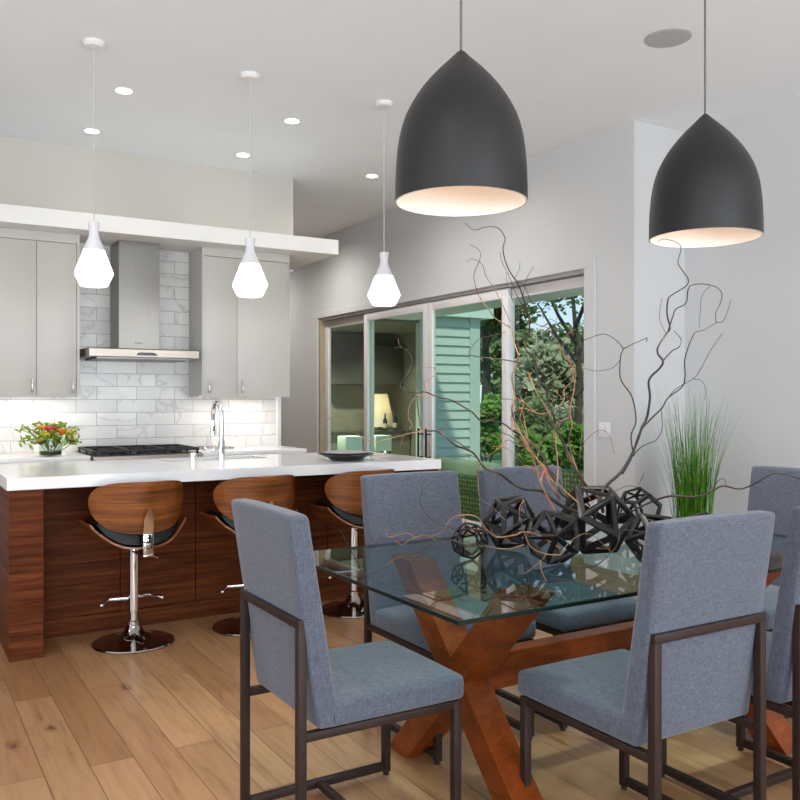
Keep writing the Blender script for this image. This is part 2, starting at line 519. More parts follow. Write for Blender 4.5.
# walls behind the camera with their windows
w = MB()
def wall_y(w, y0, y1, x0, x1, holes):
    xs = x0
    for (a, b, z0, z1) in holes:
        w.box(xs, a, y0, y1, 0, CEIL); w.box(a, b, y0, y1, 0, z0); w.box(a, b, y0, y1, z1, CEIL); xs = b
    w.box(xs, x1, y0, y1, 0, CEIL)
wall_y(w, -4.2, -4.05, -4.2, XR, [(-2.6, .6, .3, 3.0), (1.4, 4.6, .3, 3.0)])
struct(w.build('wall_rear', M['wall'], smooth=0))
w = MB()
ys = -4.05
for (a, b, z0, z1) in [(-2.6, .8, .3, 3.0), (1.6, 4.6, .9, 2.6)]:
    w.box(-4.2, -4.05, ys, a, 0, CEIL); w.box(-4.2, -4.05, a, b, 0, z0); w.box(-4.2, -4.05, a, b, z1, CEIL); ys = b
w.box(-4.2, -4.05, ys, 13.0, 0, CEIL)
struct(w.build('wall_left', M['wall'], smooth=0))
for i, (x0, x1, y0, y1, z0, z1) in enumerate([(-2.6, .6, -4.16, -4.08, .3, 3.0), (1.4, 4.6, -4.16, -4.08, .3, 3.0), (-4.16, -4.08, -2.6, .8, .3, 3.0), (-4.16, -4.08, 1.6, 4.6, .9, 2.6)]):
    f = MB()
    if x1 - x0 > 1:
        for a in (x0, (x0 + x1) / 2 - .03, x1 - .06): f.box(a, a + .06, y0, y1, z0, z1)
        f.box(x0, x1, y0, y1, z0, z0 + .06).box(x0, x1, y0, y1, z1 - .06, z1)
    else:
        for a in (y0, (y0 + y1) / 2 - .03, y1 - .06): f.box(x0, x1, a, a + .06, z0, z1)
        f.box(x0, x1, y0, y1, z0, z0 + .06).box(x0, x1, y0, y1, z1 - .06, z1)
    struct(f.build('window_%d' % (i + 1), M['frame'], smooth=0))
bb = MB().box(XR - .015, XR, -4.05, 4.56, 0, .12)
struct(bb.build('baseboard_right', M['white'], smooth=0))
bb = MB().box(XD - .015, XD, 4.56, YD0 - .12, 0, .12).box(XD - .015, XR, 4.545, 4.56, 0, .12)
struct(bb.build('baseboard_doors', M['white'], smooth=0))
# door casing
cs = MB()
cs.box(XD - .022, XD, YD0 - .12, YD0, 0, ZD, .003).box(XD - .022, XD, YD1, YD1 + .12, 0, ZD, .003).box(XD - .022, XD, YD0 - .12, YD1 + .12, ZD, ZD + .075, .003)
struct(cs.build('trim_4', M['wall'], smooth=0))

# ------------------------------------------------------------------ sliding doors (setting)
door = bpy.data.objects.new('door_1', None); C.objects.link(door); door.location = (XD, (YD0 + YD1) / 2, 0); door['kind'] = 'structure'
fr = MB()
fr.box(XD, XD + .15, YD1 - .045, YD1, 0, ZD).box(XD, XD + .15, YD0, YD0 + .012, 0, ZD)
fr.box(XD, XD + .15, YD0, YD1, 0, .03)
fr.build('door_jamb', M['tan'], door, smooth=0)
tr = MB().box(XD + .002, XD + .15, YD0, YD1, ZD - .03, ZD)
tr.build('door_track', M['track'], door, smooth=0)
def slider(y0, y1, x, mat, name='door_panel'):
    p = MB(); st = .085; zt = ZD - .038
    p.box(x, x + .045, y0, y0 + st, .03, zt, .004).box(x, x + .045, y1 - st, y1, .03, zt, .004)
    p.box(x, x + .045, y0 + st, y1 - st, zt - .09, zt, .004).box(x, x + .045, y0 + st, y1 - st, .03, .14, .004)
    o = p.build(name, M['frame'], door, smooth=30)
    g = MB().box(x + .018, x + .026, y0 + st - .01, y1 - st + .01, .13, zt - .08)
    g.build('pane', mat, o, smooth=0)
    return o
slider(8.78, YD1 - .04, XD + .075, M['pane'])
p2 = slider(7.47, 8.86, XD + .02, M['pane'])
p3 = slider(6.12, 7.46, XD + .02, M['pane'])
slider(YD0 + .013 - .075, 6.22, XD + .075, M['pane_clear'])
for (y, pp) in ((7.55, p2), (7.40, p3)):
    h = MB().bar((XD - .04, y, .66), (XD - .04, y, 1.02), .018, .018, .003).bar((XD - .04, y, .72), (XD + .02, y, .72), .014, .014).bar((XD - .04, y, .96), (XD + .02, y, .96), .014, .014)
    h.build('door_handle', M['bronze'], pp)

# ------------------------------------------------------------------ wall switch plate, ceiling speaker, downlights
t = thing('switch_plate', 'white double switch plate on the wall right of the sliding doors', 'light switch', (XD, 4.865, 1.086))
MB().box(XD - .008, XD, 4.805, 4.925, 1.026, 1.146, .003).build('plate', M['white'], t)
for dy in (-.024, .024):
    MB().box(XD - .013, XD - .006, 4.865 + dy - .016, 4.865 + dy + .016, 1.054, 1.118, .002).build('rocker', M['white'], t)
t = thing('ceiling_speaker', 'round grey flush speaker in the ceiling between the dark dome pendants', 'speaker', (3.89, 3.42, CEIL))
MB().lathe([(0, CEIL - .006), (.118, CEIL - .006), (.118, CEIL)], 48, (3.89, 3.42)).build('grille', M['speaker'], t)
MB().lathe([(.118, CEIL - .004), (.132, CEIL - .004), (.135, CEIL), (.118, CEIL)], 48, (3.89, 3.42)).build('rim', M['speaker'], t)

dl = thing('recessed_light', '', 'recessed light', (0, 0, 0))
MB().lathe([(.052, -.002), (.07, -.004), (.074, 0), (.052, 0)], 32).build('trim_ring', M['white'], dl, absolute=False)
MB().lathe([(0, -.003), (.052, -.003), (.052, 0)], 32).build('lens', M['down'], dl, absolute=False)
LIGHTS = [((1.37, 5.93), 'recessed ceiling light nearest the camera above the island, left one of the front pair'),
          ((1.36, 6.95), 'recessed ceiling light directly behind the cord of the leftmost island pendant'),
          ((2.612, 6.955), 'recessed ceiling light beside the cord of the middle island pendant'),
          ((2.611, 5.915), 'recessed ceiling light between the middle and right island pendant cords'),
          ((3.9, 5.93), 'recessed ceiling light hidden behind the left dome pendant'),
          ((3.903, 6.983), 'recessed ceiling light beyond the soffit end, nearest the sliding doors')]
def spot(loc, power, name='spot_light', size=R(125), col=(1, .955, .90), blend=.6, radius=.06):
    ld = bpy.data.lights.new(name, 'SPOT'); ld.energy = power; ld.spot_size = size; ld.spot_blend = blend; ld.color = col; ld.shadow_soft_size = radius
    o = bpy.data.objects.new(name, ld); C.objects.link(o); o.location = loc
    return o
for i, ((x, y), lab) in enumerate(LIGHTS):
    place(dl, i == 0, (x, y, CEIL), 0, lab, 'recessed ceiling lights')
    spot((x, y, CEIL - .03), 34 if x > 3.5 else 5, size=R(165) if x > 3.5 else R(125), blend=1)
for (x, y) in [(3.95, 9.3), (3.95, 11.4)]:  # lights added to brighten the hall and door wall, unseen behind the soffit
    place(dl, False, (x, y, CEIL), 0, 'added ceiling light brightening the hall beyond the soffit, unseen from the front', 'recessed ceiling lights')
    spot((x, y, CEIL - .03), 80, size=R(165), blend=1)
for (x, y) in [(.2, 4.2), (.2, 1.2), (-2.2, 4.2), (-2.2, 1.2), (2.3, -1.2), (.2, -1.2)]:  # spots without fixtures, added out of view to fill the near room
    spot((x, y, CEIL - .03), 20)

# ------------------------------------------------------------------ island pendants
ip = thing('island_pendant', '', 'pendant lamp')
MB().lathe([(0, 3.44), (.062, 3.44), (.062, 3.425), (.05, 3.41), (.012, 3.405), (0, 3.405)], 32).build('canopy', M['white'], ip, absolute=False)
MB().tube([(0, 0, 3.41), (0, 0, 2.36)], .0035, 8).build('cord', M['cord'], ip, absolute=False)
MB().lathe([(0, 2.372), (.034, 2.372), (.031, 2.34), (.027, 2.305), (.033, 2.278), (.058, 2.222), (.064, 2.207), (0, 2.207)], 40).build('socket_cone', M['greyw'], ip, absolute=False)
MB().lathe([(.064, 2.207), (.116, 2.076), (.117, 2.066), (.086, 2.004), (.078, 1.996), (0, 1.994)], 8).build('glass_globe', M['globe'], ip, smooth=0, absolute=False)
for i, (x, lab) in enumerate([(1.031, 'white teardrop pendant over the left end of the island, leftmost of three'),
                              (2.004, 'white teardrop pendant over the island sink and faucet, in front of the right wall cabinet'),
                              (3.01, 'white teardrop pendant over the right end of the island, in front of the sliding doors')]):
    place(ip, i == 0, (x, 5.211, 0), R(12), lab, 'teardrop pendants over the island')
    ld = bpy.data.lights.new('pendant_light', 'POINT'); ld.energy = 3; ld.color = (1, .94, .86); ld.shadow_soft_size = .1
    o = bpy.data.objects.new('pendant_light', ld); C.objects.link(o); o.location = (x, 5.211, 1.93)

# ------------------------------------------------------------------ dome pendants over the table
dp = thing('dome_pendant', '', 'pendant lamp')
prof = [(.227, 2.005), (.2265, 2.07), (.224, 2.128), (.2195, 2.185), (.2125, 2.235), (.2035, 2.272), (.192, 2.307), (.174, 2.345), (.154, 2.380), (.132, 2.412), (.108, 2.442), (.081, 2.472), (.054, 2.499), (.030, 2.523), (.014, 2.540), (.006, 2.546)]
prof = [(r, 2.005 + (z - 2.005) * .963) for r, z in prof]
inner = [(r - .006 if r > .02 else r - .004, z - (.004 if i else 0)) for i, (r, z) in enumerate(prof)]
MB().lathe(prof + [(0, prof[-1][1] + .001)], 64).build('shade', M['dome'], dp, absolute=False)
MB().lathe([prof[0]] + inner + [(0, inner[-1][1] - .002)], 64).build('shade_lining', M['domein'], dp, absolute=False)
MB().tube([(0, 0, 3.42), (0, 0, 2.522)], .0042, 10).build('cord', M['cordd'], dp, absolute=False)
MB().lathe([(0, 3.44), (.06, 3.44), (.06, 3.42), (.015, 3.41), (0, 3.41)], 32).build('canopy', M['dome'], dp, absolute=False)
MB().tube([(0, 0, 2.475), (0, 0, 2.36)], .018, 16).build('lamp_holder', M['white'], dp, absolute=False)
MB().ball((0, 0, 2.32), .05, 3).build('bulb', M['bulb'], dp, absolute=False)
for i, (x, lab) in enumerate([(1.678, 'dark grey dome pendant hanging nearer the kitchen, larger and left in the picture'),
                              (2.929, 'dark grey dome pendant hanging over the far end of the table, below the ceiling speaker')]):
    place(dp, i == 0, (x, 2.376, 0), 0, lab, 'dark dome pendants over the dining table')
    spot((x, 2.376, 2.22), 58, 'dome_downlight', R(84), (1, .93, .85), .8, .06)
    ld = bpy.data.lights.new('dome_light', 'POINT'); ld.energy = .34; ld.color = (1, .80, .68); ld.shadow_soft_size = .05
    o = bpy.data.objects.new('dome_light', ld); C.objects.link(o); o.location = (x, 2.376, 2.24)

# ------------------------------------------------------------------ wall cabinets
def pull(mb, x, z0, z1, y):
    mb.bar((x, y - .03, z0), (x, y - .03, z1), .009, .009, .002).bar((x, y - .03, z0 + .012), (x, y, z0 + .012), .008, .008).bar((x, y - .03, z1 - .012), (x, y, z1 - .012), .008, .008)
    return mb
def wall_cabinet(label, x0, x1, doors, handles):
    t = thing('wall_cabinet', label, 'cabinet', ((x0 + x1) / 2, 6.68, 1.35), 0, 'white wall cabinets')
    b = MB().box(x0, x1, 6.515, YB - .013, 1.352, 2.529, .001)
    b.box(x1 - .018 if x0 < 1 else x1 - .012, x1, 6.495, 6.514, 1.345, 2.462)
    b.box(x0, x0 + .012, 6.495, 6.514, 1.345, 2.462).box(x0, x1, 6.495, 6.514, 2.462, 2.529)
    b.build('body', M['cab'], t, smooth=0)
    for k, (a, c) in enumerate(doors):
        d = MB().box(a + .0015, c - .0015, 6.495, 6.514, 1.348, 2.457, .0015).build('door', M['cab'], t, smooth=30)
        pull(MB(), handles[k], 1.375, 1.475, 6.495).build('handle', M['nickel'], d)
    s = MB().box(x0 + .03, x1 - .03, 6.62, 6.65, 1.3495, 1.3525).build('light_strip', M['led'], t, smooth=0)
    ld = bpy.data.lights.new('strip_light', 'AREA'); ld.shape = 'RECTANGLE'; ld.size = x1 - x0 - .1; ld.size_y = .06; ld.energy = 2.4 * (x1 - x0); ld.color = (1, .90, .80)
    o = bpy.data.objects.new('strip_light', ld); C.objects.link(o); o.location = ((x0 + x1) / 2, 6.64, 1.335)
    return t
wall_cabinet('white two-door wall cabinet left of the range hood', .60, 1.185, [(.615, .892), (.892, 1.165)], [.862, 1.135])
wall_cabinet('white two-door wall cabinet right of the range hood', 2.100, 2.845, [(2.112, 2.388), (2.388, 2.832)], [2.152, 2.43])

# ------------------------------------------------------------------ range hood
t = thing('range_hood', 'stainless steel chimney range hood on the tiled wall over the range', 'range hood', (1.6, 6.6, 1.636))
MB().box(1.475, 1.782, 6.55, YB - .013, 1.70, 2.53, .002).build('chimney', M['steel'], t, smooth=0)
MB().prism([(6.30, 1.640), (6.30, 1.692), (6.36, 1.702), (YB - .013, 1.702), (YB - .013, 1.640)], 1.215, 2.012, 'x').build('hood_canopy', M['steel2'], t, smooth=0)
MB().box(1.28, 1.95, 6.38, 6.80, 1.622, 1.642, .004).build('filter_tray', M['steel'], t, smooth=0)
MB().prism([(1.545, 1.650), (1.555, 1.668), (1.572, 1.672), (1.668, 1.672), (1.69, 1.664), (1.70, 1.650)], 6.297, 6.302).build('control_panel', M['panel_black'], t, smooth=0)
lg = MB()
for k in range(8):
    lg.bar((1.598 + k * .0065, 6.5485, 1.752), (1.602 + k * .0065, 6.5485, 1.760 + .004 * (k in (0, 3, 7))), .0022, .002)
lg.build('badge', M['mark'], t, smooth=0)

# ------------------------------------------------------------------ back run: base cabinets, worktops, range
def worktop(x0, x1, label):
    o = MB().box(x0, x1, 6.2, YB - .013, .89, .93, .003).build('worktop', M['quartz'], None, smooth=30)
    tag(o, label, 'worktop')
worktop(-.6, 1.205, 'white worktop along the tiled wall, left of the range')
worktop(2.012, 2.865, 'white worktop along the tiled wall, right of the range')
def base_cabinet(x0, x1, n, label):
    t = thing('base_cabinet', label, 'cabinet', ((x0 + x1) / 2, 6.5, 0))
    MB().box(x0, x1, 6.24, YB - .013, .10, .889).box(x0 + .02, x1 - .02, 6.30, YB - .02, 0, .10).build('body', M['cab'], t, smooth=0)
    wd = (x1 - x0) / n
    for k in range(n):
        a, c = x0 + wd * k + .003, x0 + wd * (k + 1) - .003
        for (z0, z1) in ((.735, .872), (.44, .73), (.11, .435)):
            d = MB().box(a, c, 6.22, 6.24, z0, z1, .0015).build('drawer', M['cab'], t, smooth=30)
            m_ = (a + c) / 2
            MB().bar((m_ - .08, 6.19, z1 - .045), (m_ + .08, 6.19, z1 - .045), .009, .009, .002).bar((m_ - .07, 6.19, z1 - .045), (m_ - .07, 6.22, z1 - .045), .008, .008).bar((m_ + .07, 6.19, z1 - .045), (m_ + .07, 6.22, z1 - .045), .008, .008).build('handle', M['nickel'], d)
base_cabinet(-.6, 1.203, 3, 'white base cabinet with drawers left of the range')
base_cabinet(2.018, 2.85, 2, 'white base cabinet with drawers right of the range')
t = thing('kitchen_range', 'stainless steel gas range with black grates under the hood', 'stove', (1.59, 6.5, 0))
MB().box(1.215, 2.004, 6.21, YB - .02, .10, .915, .003).build('body', M['steel2'], t, smooth=0)
MB().box(1.235, 1.985, 6.26, YB - .03, 0, .10).build('plinth', M['iron'], t, smooth=0)
MB().box(1.215, 2.004, 6.165, 6.215, .83, .925, .008).build('front_panel', M['steel2'], t)
MB().box(1.215, 2.004, 6.215, YB - .02, .915, .93, .002).build('cooktop', M['panel_black'], t, smooth=0)
for k in range(6):
    x = 1.29 + k * .127
    o = bmesh.new()
    kn = MB().tube([(x, 6.165, .875), (x, 6.125, .875)], .021, 18); o.free()
    kn.build('knob', M['steel2'], t)
dd = MB().box(1.235, 1.984, 6.185, 6.21, .22, .80, .006).build('oven_door', M['steel2'], t)
MB().tube([(1.27, 6.14, .76), (1.94, 6.14, .76)], .012, 12).bar((1.30, 6.14, .76), (1.30, 6.185, .76), .014, .014).bar((1.91, 6.14, .76), (1.91, 6.185, .76), .014, .014).build('handle', M['steel2'], dd)
for k in range(3):
    x0 = 1.225 + k * .2575; x1 = x0 + .2545
    g = MB(); z = .957
    for yy in (6.24, 6.78): g.bar((x0, yy, z), (x1, yy, z), .016, .02, .003)
    for xx in (x0 + .008, x1 - .008): g.bar((xx, 6.24, z), (xx, 6.78, z), .016, .02, .003)
    g.bar((x0, 6.51, z), (x1, 6.51, z), .014, .016)
    for yc in (6.375, 6.645):
        xc = (x0 + x1) / 2
        for a in range(4):
            an = PI / 4 + a * PI / 2
            g.bar((xc + .025 * math.cos(an), yc + .025 * math.sin(an), z + .004), (xc + .12 * math.cos(an), yc + .12 * math.sin(an), z + .004), .012, .014)
    for xx in (x0 + .01, x1 - .01):
        for yy in (6.25, 6.51, 6.77): g.bar((xx, yy, .93), (xx, yy, z), .014, .014)
    g.build('grate', M['iron'], t, smooth=0)
    for yc in (6.375, 6.645):
        MB().lathe([(0, .945), (.035, .945), (.04, .938), (.04, .93), (0, .93)], 20, ((x0 + x1) / 2, yc)).build('burner', M['iron'], t)
o = MB().box(2.13, 2.37, 6.50, 6.78, .9305, .942, .004).box(2.15, 2.35, 6.52, 6.76, .942, .947, .002).build('serving_tray', M['nickel'], None)
tag(o, 'flat grey metal tray lying on the worktop right of the range', 'tray')

# flowers on the back worktop
fx, fy = .965, 6.36
t = thing('flower_vase', 'glass vase of red, orange and yellow flowers on the back worktop', 'flower vase', (fx, fy, .93))
MB().lathe([(0, .9305), (.074, .9305), (.078, .936), (.078, 1.05), (.074, 1.05), (.074, .938), (0, .938)], 36, (fx, fy)).build('vase', M['vaseglass'], t)
MB().lathe([(0, .939), (.072, .939), (.072, .962), (0, .962)], 30, (fx, fy)).build('pebbles', M['soil'], t)
st = MB(); heads = []
cols = [('red', .028, (-.01, -.05, .19), 'large magenta flower head'), ('orange', .03, (.07, -.03, .17), None), ('yellow', .03, (.11, -.02, .16), None), ('orange', .024, (-.06, -.04, .20), None), ('yellow', .024, (-.045, -.05, .155), None),
        ('wine', .022, (-.075, -.05, .10), None), ('wine', .017, (.135, -.05, .10), None), ('red', .016, (.045, -.06, .145), None), ('yellow', .024, (.02, .05, .21), None), ('orange', .024, (.04, .07, .19), None), ('red', .02, (-.03, .07, .2), None), ('yellow', .022, (.15, .02, .15), None)]
for c_, r_, (dx, dy, dz), _ in cols:
    p0 = (fx + dx * .2, fy + dy * .2, .95); p1 = (fx + dx, fy + dy, .93 + dz)
    st.tube([p0, ((p0[0] + p1[0]) / 2 + dx * .15, (p0[1] + p1[1]) / 2 + dy * .15, (p0[2] + p1[2]) / 2), p1], .003, 6)
lf = MB()
for k in range(210):
    a = rng.uniform(0, 2 * PI); rr = rng.uniform(.03, .22); h = .93 + rng.uniform(.09, .235) - (.25 * max(0, rr - .12))
    c0 = Vector((fx + rr * math.cos(a), fy + rr * .6 * math.sin(a), h))
    d = Vector((rng.uniform(-1, 1), rng.uniform(-1, 1), rng.uniform(-.4, .8))).normalized() * rng.uniform(.018, .036)
    s_ = d.orthogonal().normalized() * d.length * .42
    lf.quad(c0 - d, c0 + s_, c0 + d, c0 - s_)
    if k % 6 == 0: st.tube([(fx, fy, .96), (fx + (c0.x - fx) * .4, fy + (c0.y - fy) * .4, .93 + (h - .93) * .7), c0], .0016, 5)
st.build('stems', M['stem'], t)
lf.build('foliage', M['leaff'], t, smooth=0)['kind'] = 'stuff'
for c_, r_, (dx, dy, dz), lab in cols:
    b = MB(); c0 = Vector((fx + dx, fy + dy, .93 + dz))
    r_ *= 1.45; b.ball(c0, r_ * .55, 2)
    for k in range(12):
        a = k * 2.4; el = .1 + .1 * (k % 5)
        d = Vector((math.cos(a) * math.cos(el), math.sin(a) * math.cos(el) , math.sin(el)))
        b.ball(c0 + d * r_ * .6, r_ * .5, 1, (1, 1, .6))
    o = b.build('bloom', M[c_], t)
    if lab: o['label'] = lab

# ------------------------------------------------------------------ island
IX0, IX1, IY0, IY1 = .502, 3.13, 4.66, 5.72
t = thing('kitchen_island', 'walnut kitchen island with an open stool side under the white worktop', 'kitchen island', ((IX0 + IX1) / 2, 5.2, 0))
SX0, SX1, SY0, SY1 = 1.5, 2.2, 5.36, 5.66
bd = MB().box(IX0 + .17, IX1 - .17, 5.05, 5.70, .0, .64).box(IX0 + .17, SX0 - .03, 5.05, 5.70, .64, .867).box(SX1 + .03, IX1 - .17, 5.05, 5.70, .64, .867).box(SX0 - .03, SX1 + .03, 5.05, SY0 - .03, .64, .867)
bd.build('body', M['walnut'], t, smooth=0)
seams = [IX0 + .17, 1.14, 1.585, 2.03, 2.475, IX1 - .17]
for a, c in zip(seams, seams[1:]):
    MB().box(a + .0025, c - .0025, 5.028, 5.05, .105, .866, .001).build('back_panel', M['walnut'], t, smooth=0)
MB().box(IX0 + .17, IX1 - .17, 5.032, 5.05, 0, .10).build('kick_board', M['walnut'], t, smooth=0)
for x0 in (IX0 + .012, IX1 - .174):
    MB().box(x0, x0 + .162, IY0 + .012, 5.71, 0, .867, .0015).build('end_panel', M['walnut'], t, smooth=0)
wt = MB().box(IX0, SX0, IY0, IY1, .868, .93).box(SX1, IX1, IY0, IY1, .868, .93).box(SX0, SX1, IY0, SY0, .868, .93).box(SX0, SX1, SY1, IY1, .868, .93)
bmesh.ops.remove_doubles(wt.b, verts=wt.b.verts[:], dist=.0005)
tag(wt.build('island_worktop', M['quartz'], None, smooth=0), 'thick white worktop on the walnut island', 'worktop')
t = thing('undermount_sink', 'steel sink sunk in the island worktop behind the faucet', 'sink', ((SX0 + SX1) / 2, (SY0 + SY1) / 2, .67))
sk = MB().box(SX0 - .008, SX1 + .008, SY0 - .008, SY1 + .008, .67, .68).box(SX0 - .008, SX0, SY0, SY1, .68, .867).box(SX1, SX1 + .008, SY0, SY1, .68, .867).box(SX0 - .008, SX1 + .008, SY0 - .008, SY0, .68, .867).box(SX0 - .008, SX1 + .008, SY1, SY1 + .008, .68, .867)
sk.build('basin', M['steel2'], t, smooth=0)
MB().lathe([(0, .683), (.04, .683), (.045, .680), (0, .680)], 24, (1.85, 5.5)).build('drain', M['chrome'], t)
# faucet
qx, qy = 1.842, 5.30
t = thing('gooseneck_faucet', 'tall chrome gooseneck faucet on the island worktop', 'faucet', (qx, qy, .93))
MB().lathe([(0, .93), (.026, .93), (.026, .936), (.0215, .938), (.0215, 1.06), (0, 1.06)], 28, (qx, qy)).build('body', M['chrome'], t)
pts = [(qx, qy, 1.05), (qx, qy, 1.2)]
for k in range(0, 15):
    a = PI - k * (PI * 1.02) / 14
    pts.append((qx, qy + .085 + .085 * math.cos(a), 1.215 + .09 * math.sin(a)))
pts.append((qx, qy + .172, 1.16))
MB().tube(pts, .0155, 16).build('spout', M['chrome'], t)
MB().tube([(qx, qy + .171, 1.19), (qx, qy + .174, 1.09)], [.0155, .019], 18).build('spray_head', M['chrome'], t)
MB().box(qx - .006, qx + .006, qy + .152, qy + .156, 1.115, 1.15, .001).build('spray_button', M['panel_black'], t)
MB().tube([(qx, qy, 1.0), (qx - .055, qy, 1.0)], .0145, 16).build('valve', M['chrome'], t)
MB().tube([(qx - .05, qy, 1.0), (qx - .085, qy - .005, 1.002), (qx - .115, qy - .01, 1.012)], [.007, .006, .005], 10).ball((qx - .053, qy, 1.0), .019, 2).build('lever', M['chrome'], t)
t = thing('soap_dispenser', 'short chrome soap dispenser beside the faucet on the island', 'soap dispenser', (1.655, 5.30, .93))
MB().lathe([(0, .93), (.021, .93), (.021, .972), (.02, .985), (0, .985)], 24, (1.655, 5.30)).build('body', M['chrome'], t)
MB().tube([(1.655, 5.30, .979), (1.655, 5.335, .979)], .0055, 10).build('nozzle', M['chrome'], t)
# plates
t = thing('black_plate', 'shallow black dish with grey plate on the right end of the island', 'plate', (2.56, 4.93, .93))
def dish(mb, z, r0, r1, h, c, n=48):
    return mb.lathe([(0, z), (r0, z), (r1, z + h), (r1 - .004, z + h + .003), (r0 - .004, z + .006), (0, z + .006)], n, c)
dish(MB(), .9305, .085, .185, .042, (2.56, 4.93)).build('dish', M['plate'], t)
dish(MB(), .942, .08, .160, .036, (2.555, 4.93)).build('inner_dish', M['plate'], t)
o = dish(MB(), .968, .085, .148, .014, (2.555, 4.93)).build('grey_plate', M['napkin'], None); tag(o, 'thin grey plate lying on the black dish on the island', 'plate')
kn = MB()
kn.tube([(2.70, 4.84, .957), (2.78, 4.86, .955), (2.83, 4.88, .975)], [.006, .004, .008], 8)
tag(kn.build('spoon', M['chrome'], None), 'shiny metal spoon resting on the right rim of the black dish', 'spoon')
kn = MB().bar((2.69, 4.80, .9345), (2.82, 4.835, .9345), .014, .006, .002)
tag(kn.build('knife', M['chrome'], None), 'small steel knife lying on the island beside the black dish', 'knife')

# ------------------------------------------------------------------ bar stools
bs = thing('bar_stool', '', 'bar stool')
MB().lathe([(0, .0), (.214, .0), (.218, .006), (.214, .012), (.16, .022), (.10, .035), (.06, .055), (.042, .085), (.034, .10), (0, .10)], 56).build('base', M['darkchrome'], bs, absolute=False)
MB().lathe([(.0, .09), (.031, .09), (.031, .12), (.023, .125), (.023, .175), (.028, .178), (.028, .52), (0, .52)], 28).build('pole', M['chrome'], bs, absolute=False)
fo = [(-.165, .02, .222), (-.11, .085, .233), (-.04, .05, .237), (0, .03, .237), (.04, .05, .237), (.11, .085, .233), (.165, .02, .222)]
MB().tube(fo, [.007, .012, .013, .013, .013, .012, .007], 12).ball((-.165, .02, .222), .011, 2).ball((.165, .02, .222), .011, 2).build('footrest', M['chrome'], bs, absolute=False)
def seat_z(x, y):
    u = min(1, abs(x) / .232)
    return .540 + .15 * (.45 * u ** 3 + .55 * (1 - (1 - .97 * u ** 2.6) ** .5)) + .012 * (y / .2) ** 2
def shell(u, v):
    x = (u - .5) * 2 * .232
    yy = (v - .5) * 2
    k = abs(x) / .232
    hw = .22 * (1 - .5 * k ** 2.6)
    y = yy * hw + .01
    xo = x + math.copysign(.022 * max(0, k - .7) ** 2 / .09, x)
    return (xo, y, seat_z(x, y))
MB().grid(shell, 40, 18, .011).build('seat_shell', M['stoolwood'], bs, absolute=False)
def cush(u, v):
    x = (u - .5) * 2 * .226
    yy = (v - .5) * 2
    k = abs(x / .226)
    hw = .212 * (1 - .5 * k ** 2.6)
    y = yy * hw + .01
    e = max(0, (1 - k ** 6) * (1 - abs(yy) ** 8))
    return (x * .985, y, seat_z(x, y) + .012 + .075 * e ** .5)
MB().grid(cush, 40, 24, .006).build('seat_cushion', M['black_leather'], bs, absolute=False)
def backs(u, v):
    k = (u - .5) * 2
    k = math.copysign(1 - (1 - abs(k)) ** 1.5, k)
    ang = k * 1.05
    x = .258 * math.sin(ang) / math.sin(1.05)
    y = -.215 + .17 * (1 - math.cos(ang)) / (1 - math.cos(1.05))
    q = max(0, 1 - abs(k) ** 2.6)
    zt = .80 + .098 * max(0, 1 - abs(k) ** 4) ** .55
    zb = .785 - .160 * q ** .62
    z = zb + (zt - zb) * v
    y -= .06 * ((z - .60) / .3) * (1 - .5 * abs(k))
    return (x, y, z)
MB().grid(backs, 48, 16, .012).build('backrest', M['stoolwood'], bs, absolute=False)
def pad(u, v):
    p = Vector(backs(.04 + u * .92, .05 + v * .9))
    k = abs(2 * u - 1)
    e = max(0, (1 - k ** 6) * (1 - abs(2 * v - 1) ** 6))
    n = Vector((-p.x * 1.0, .3, 0)).normalized()
    return p + n * (.012 + .03 * e ** .5)
MB().grid(pad, 32, 14, .004).build('back_cushion', M['black_leather'], bs, absolute=False)
br_ = MB()
br_.prism([(-.026, .575), (.026, .575), (.026, .70), (.008, .762), (-.008, .762), (-.026, .70)], -.236, -.230)
for v in br_.b.verts: v.co.y -= .06 * ((v.co.z - .60) / .3)
br_.build('back_bracket', M['chrome'], bs, smooth=0, absolute=False)
MB().box(-.027, .027, -.247, -.222, .515, .625, .004).box(-.027, .027, -.247, -.05, .505, .517, .003).build('bracket_strap', M['chrome'], bs, absolute=False)
MB().tube([(.0, 0, .50), (.05, -.03, .49), (.115, -.07, .462)], [.006, .005, .0055], 8).build('lift_lever', M['chrome'], bs, absolute=False)
for i, (x, y, rz, lab) in enumerate([(1.137, 4.70, 4, 'walnut bar stool nearest the island\'s left end, seen whole'), (1.80, 4.68, 5, 'walnut bar stool partly hidden by the left blue-grey dining chair'), (2.50, 4.71, 7, 'walnut bar stool farthest right, beyond the corner of the glass table')]):
    place(bs, i == 0, (x, y, 0), R(rz), lab, 'walnut bar stools at the island')

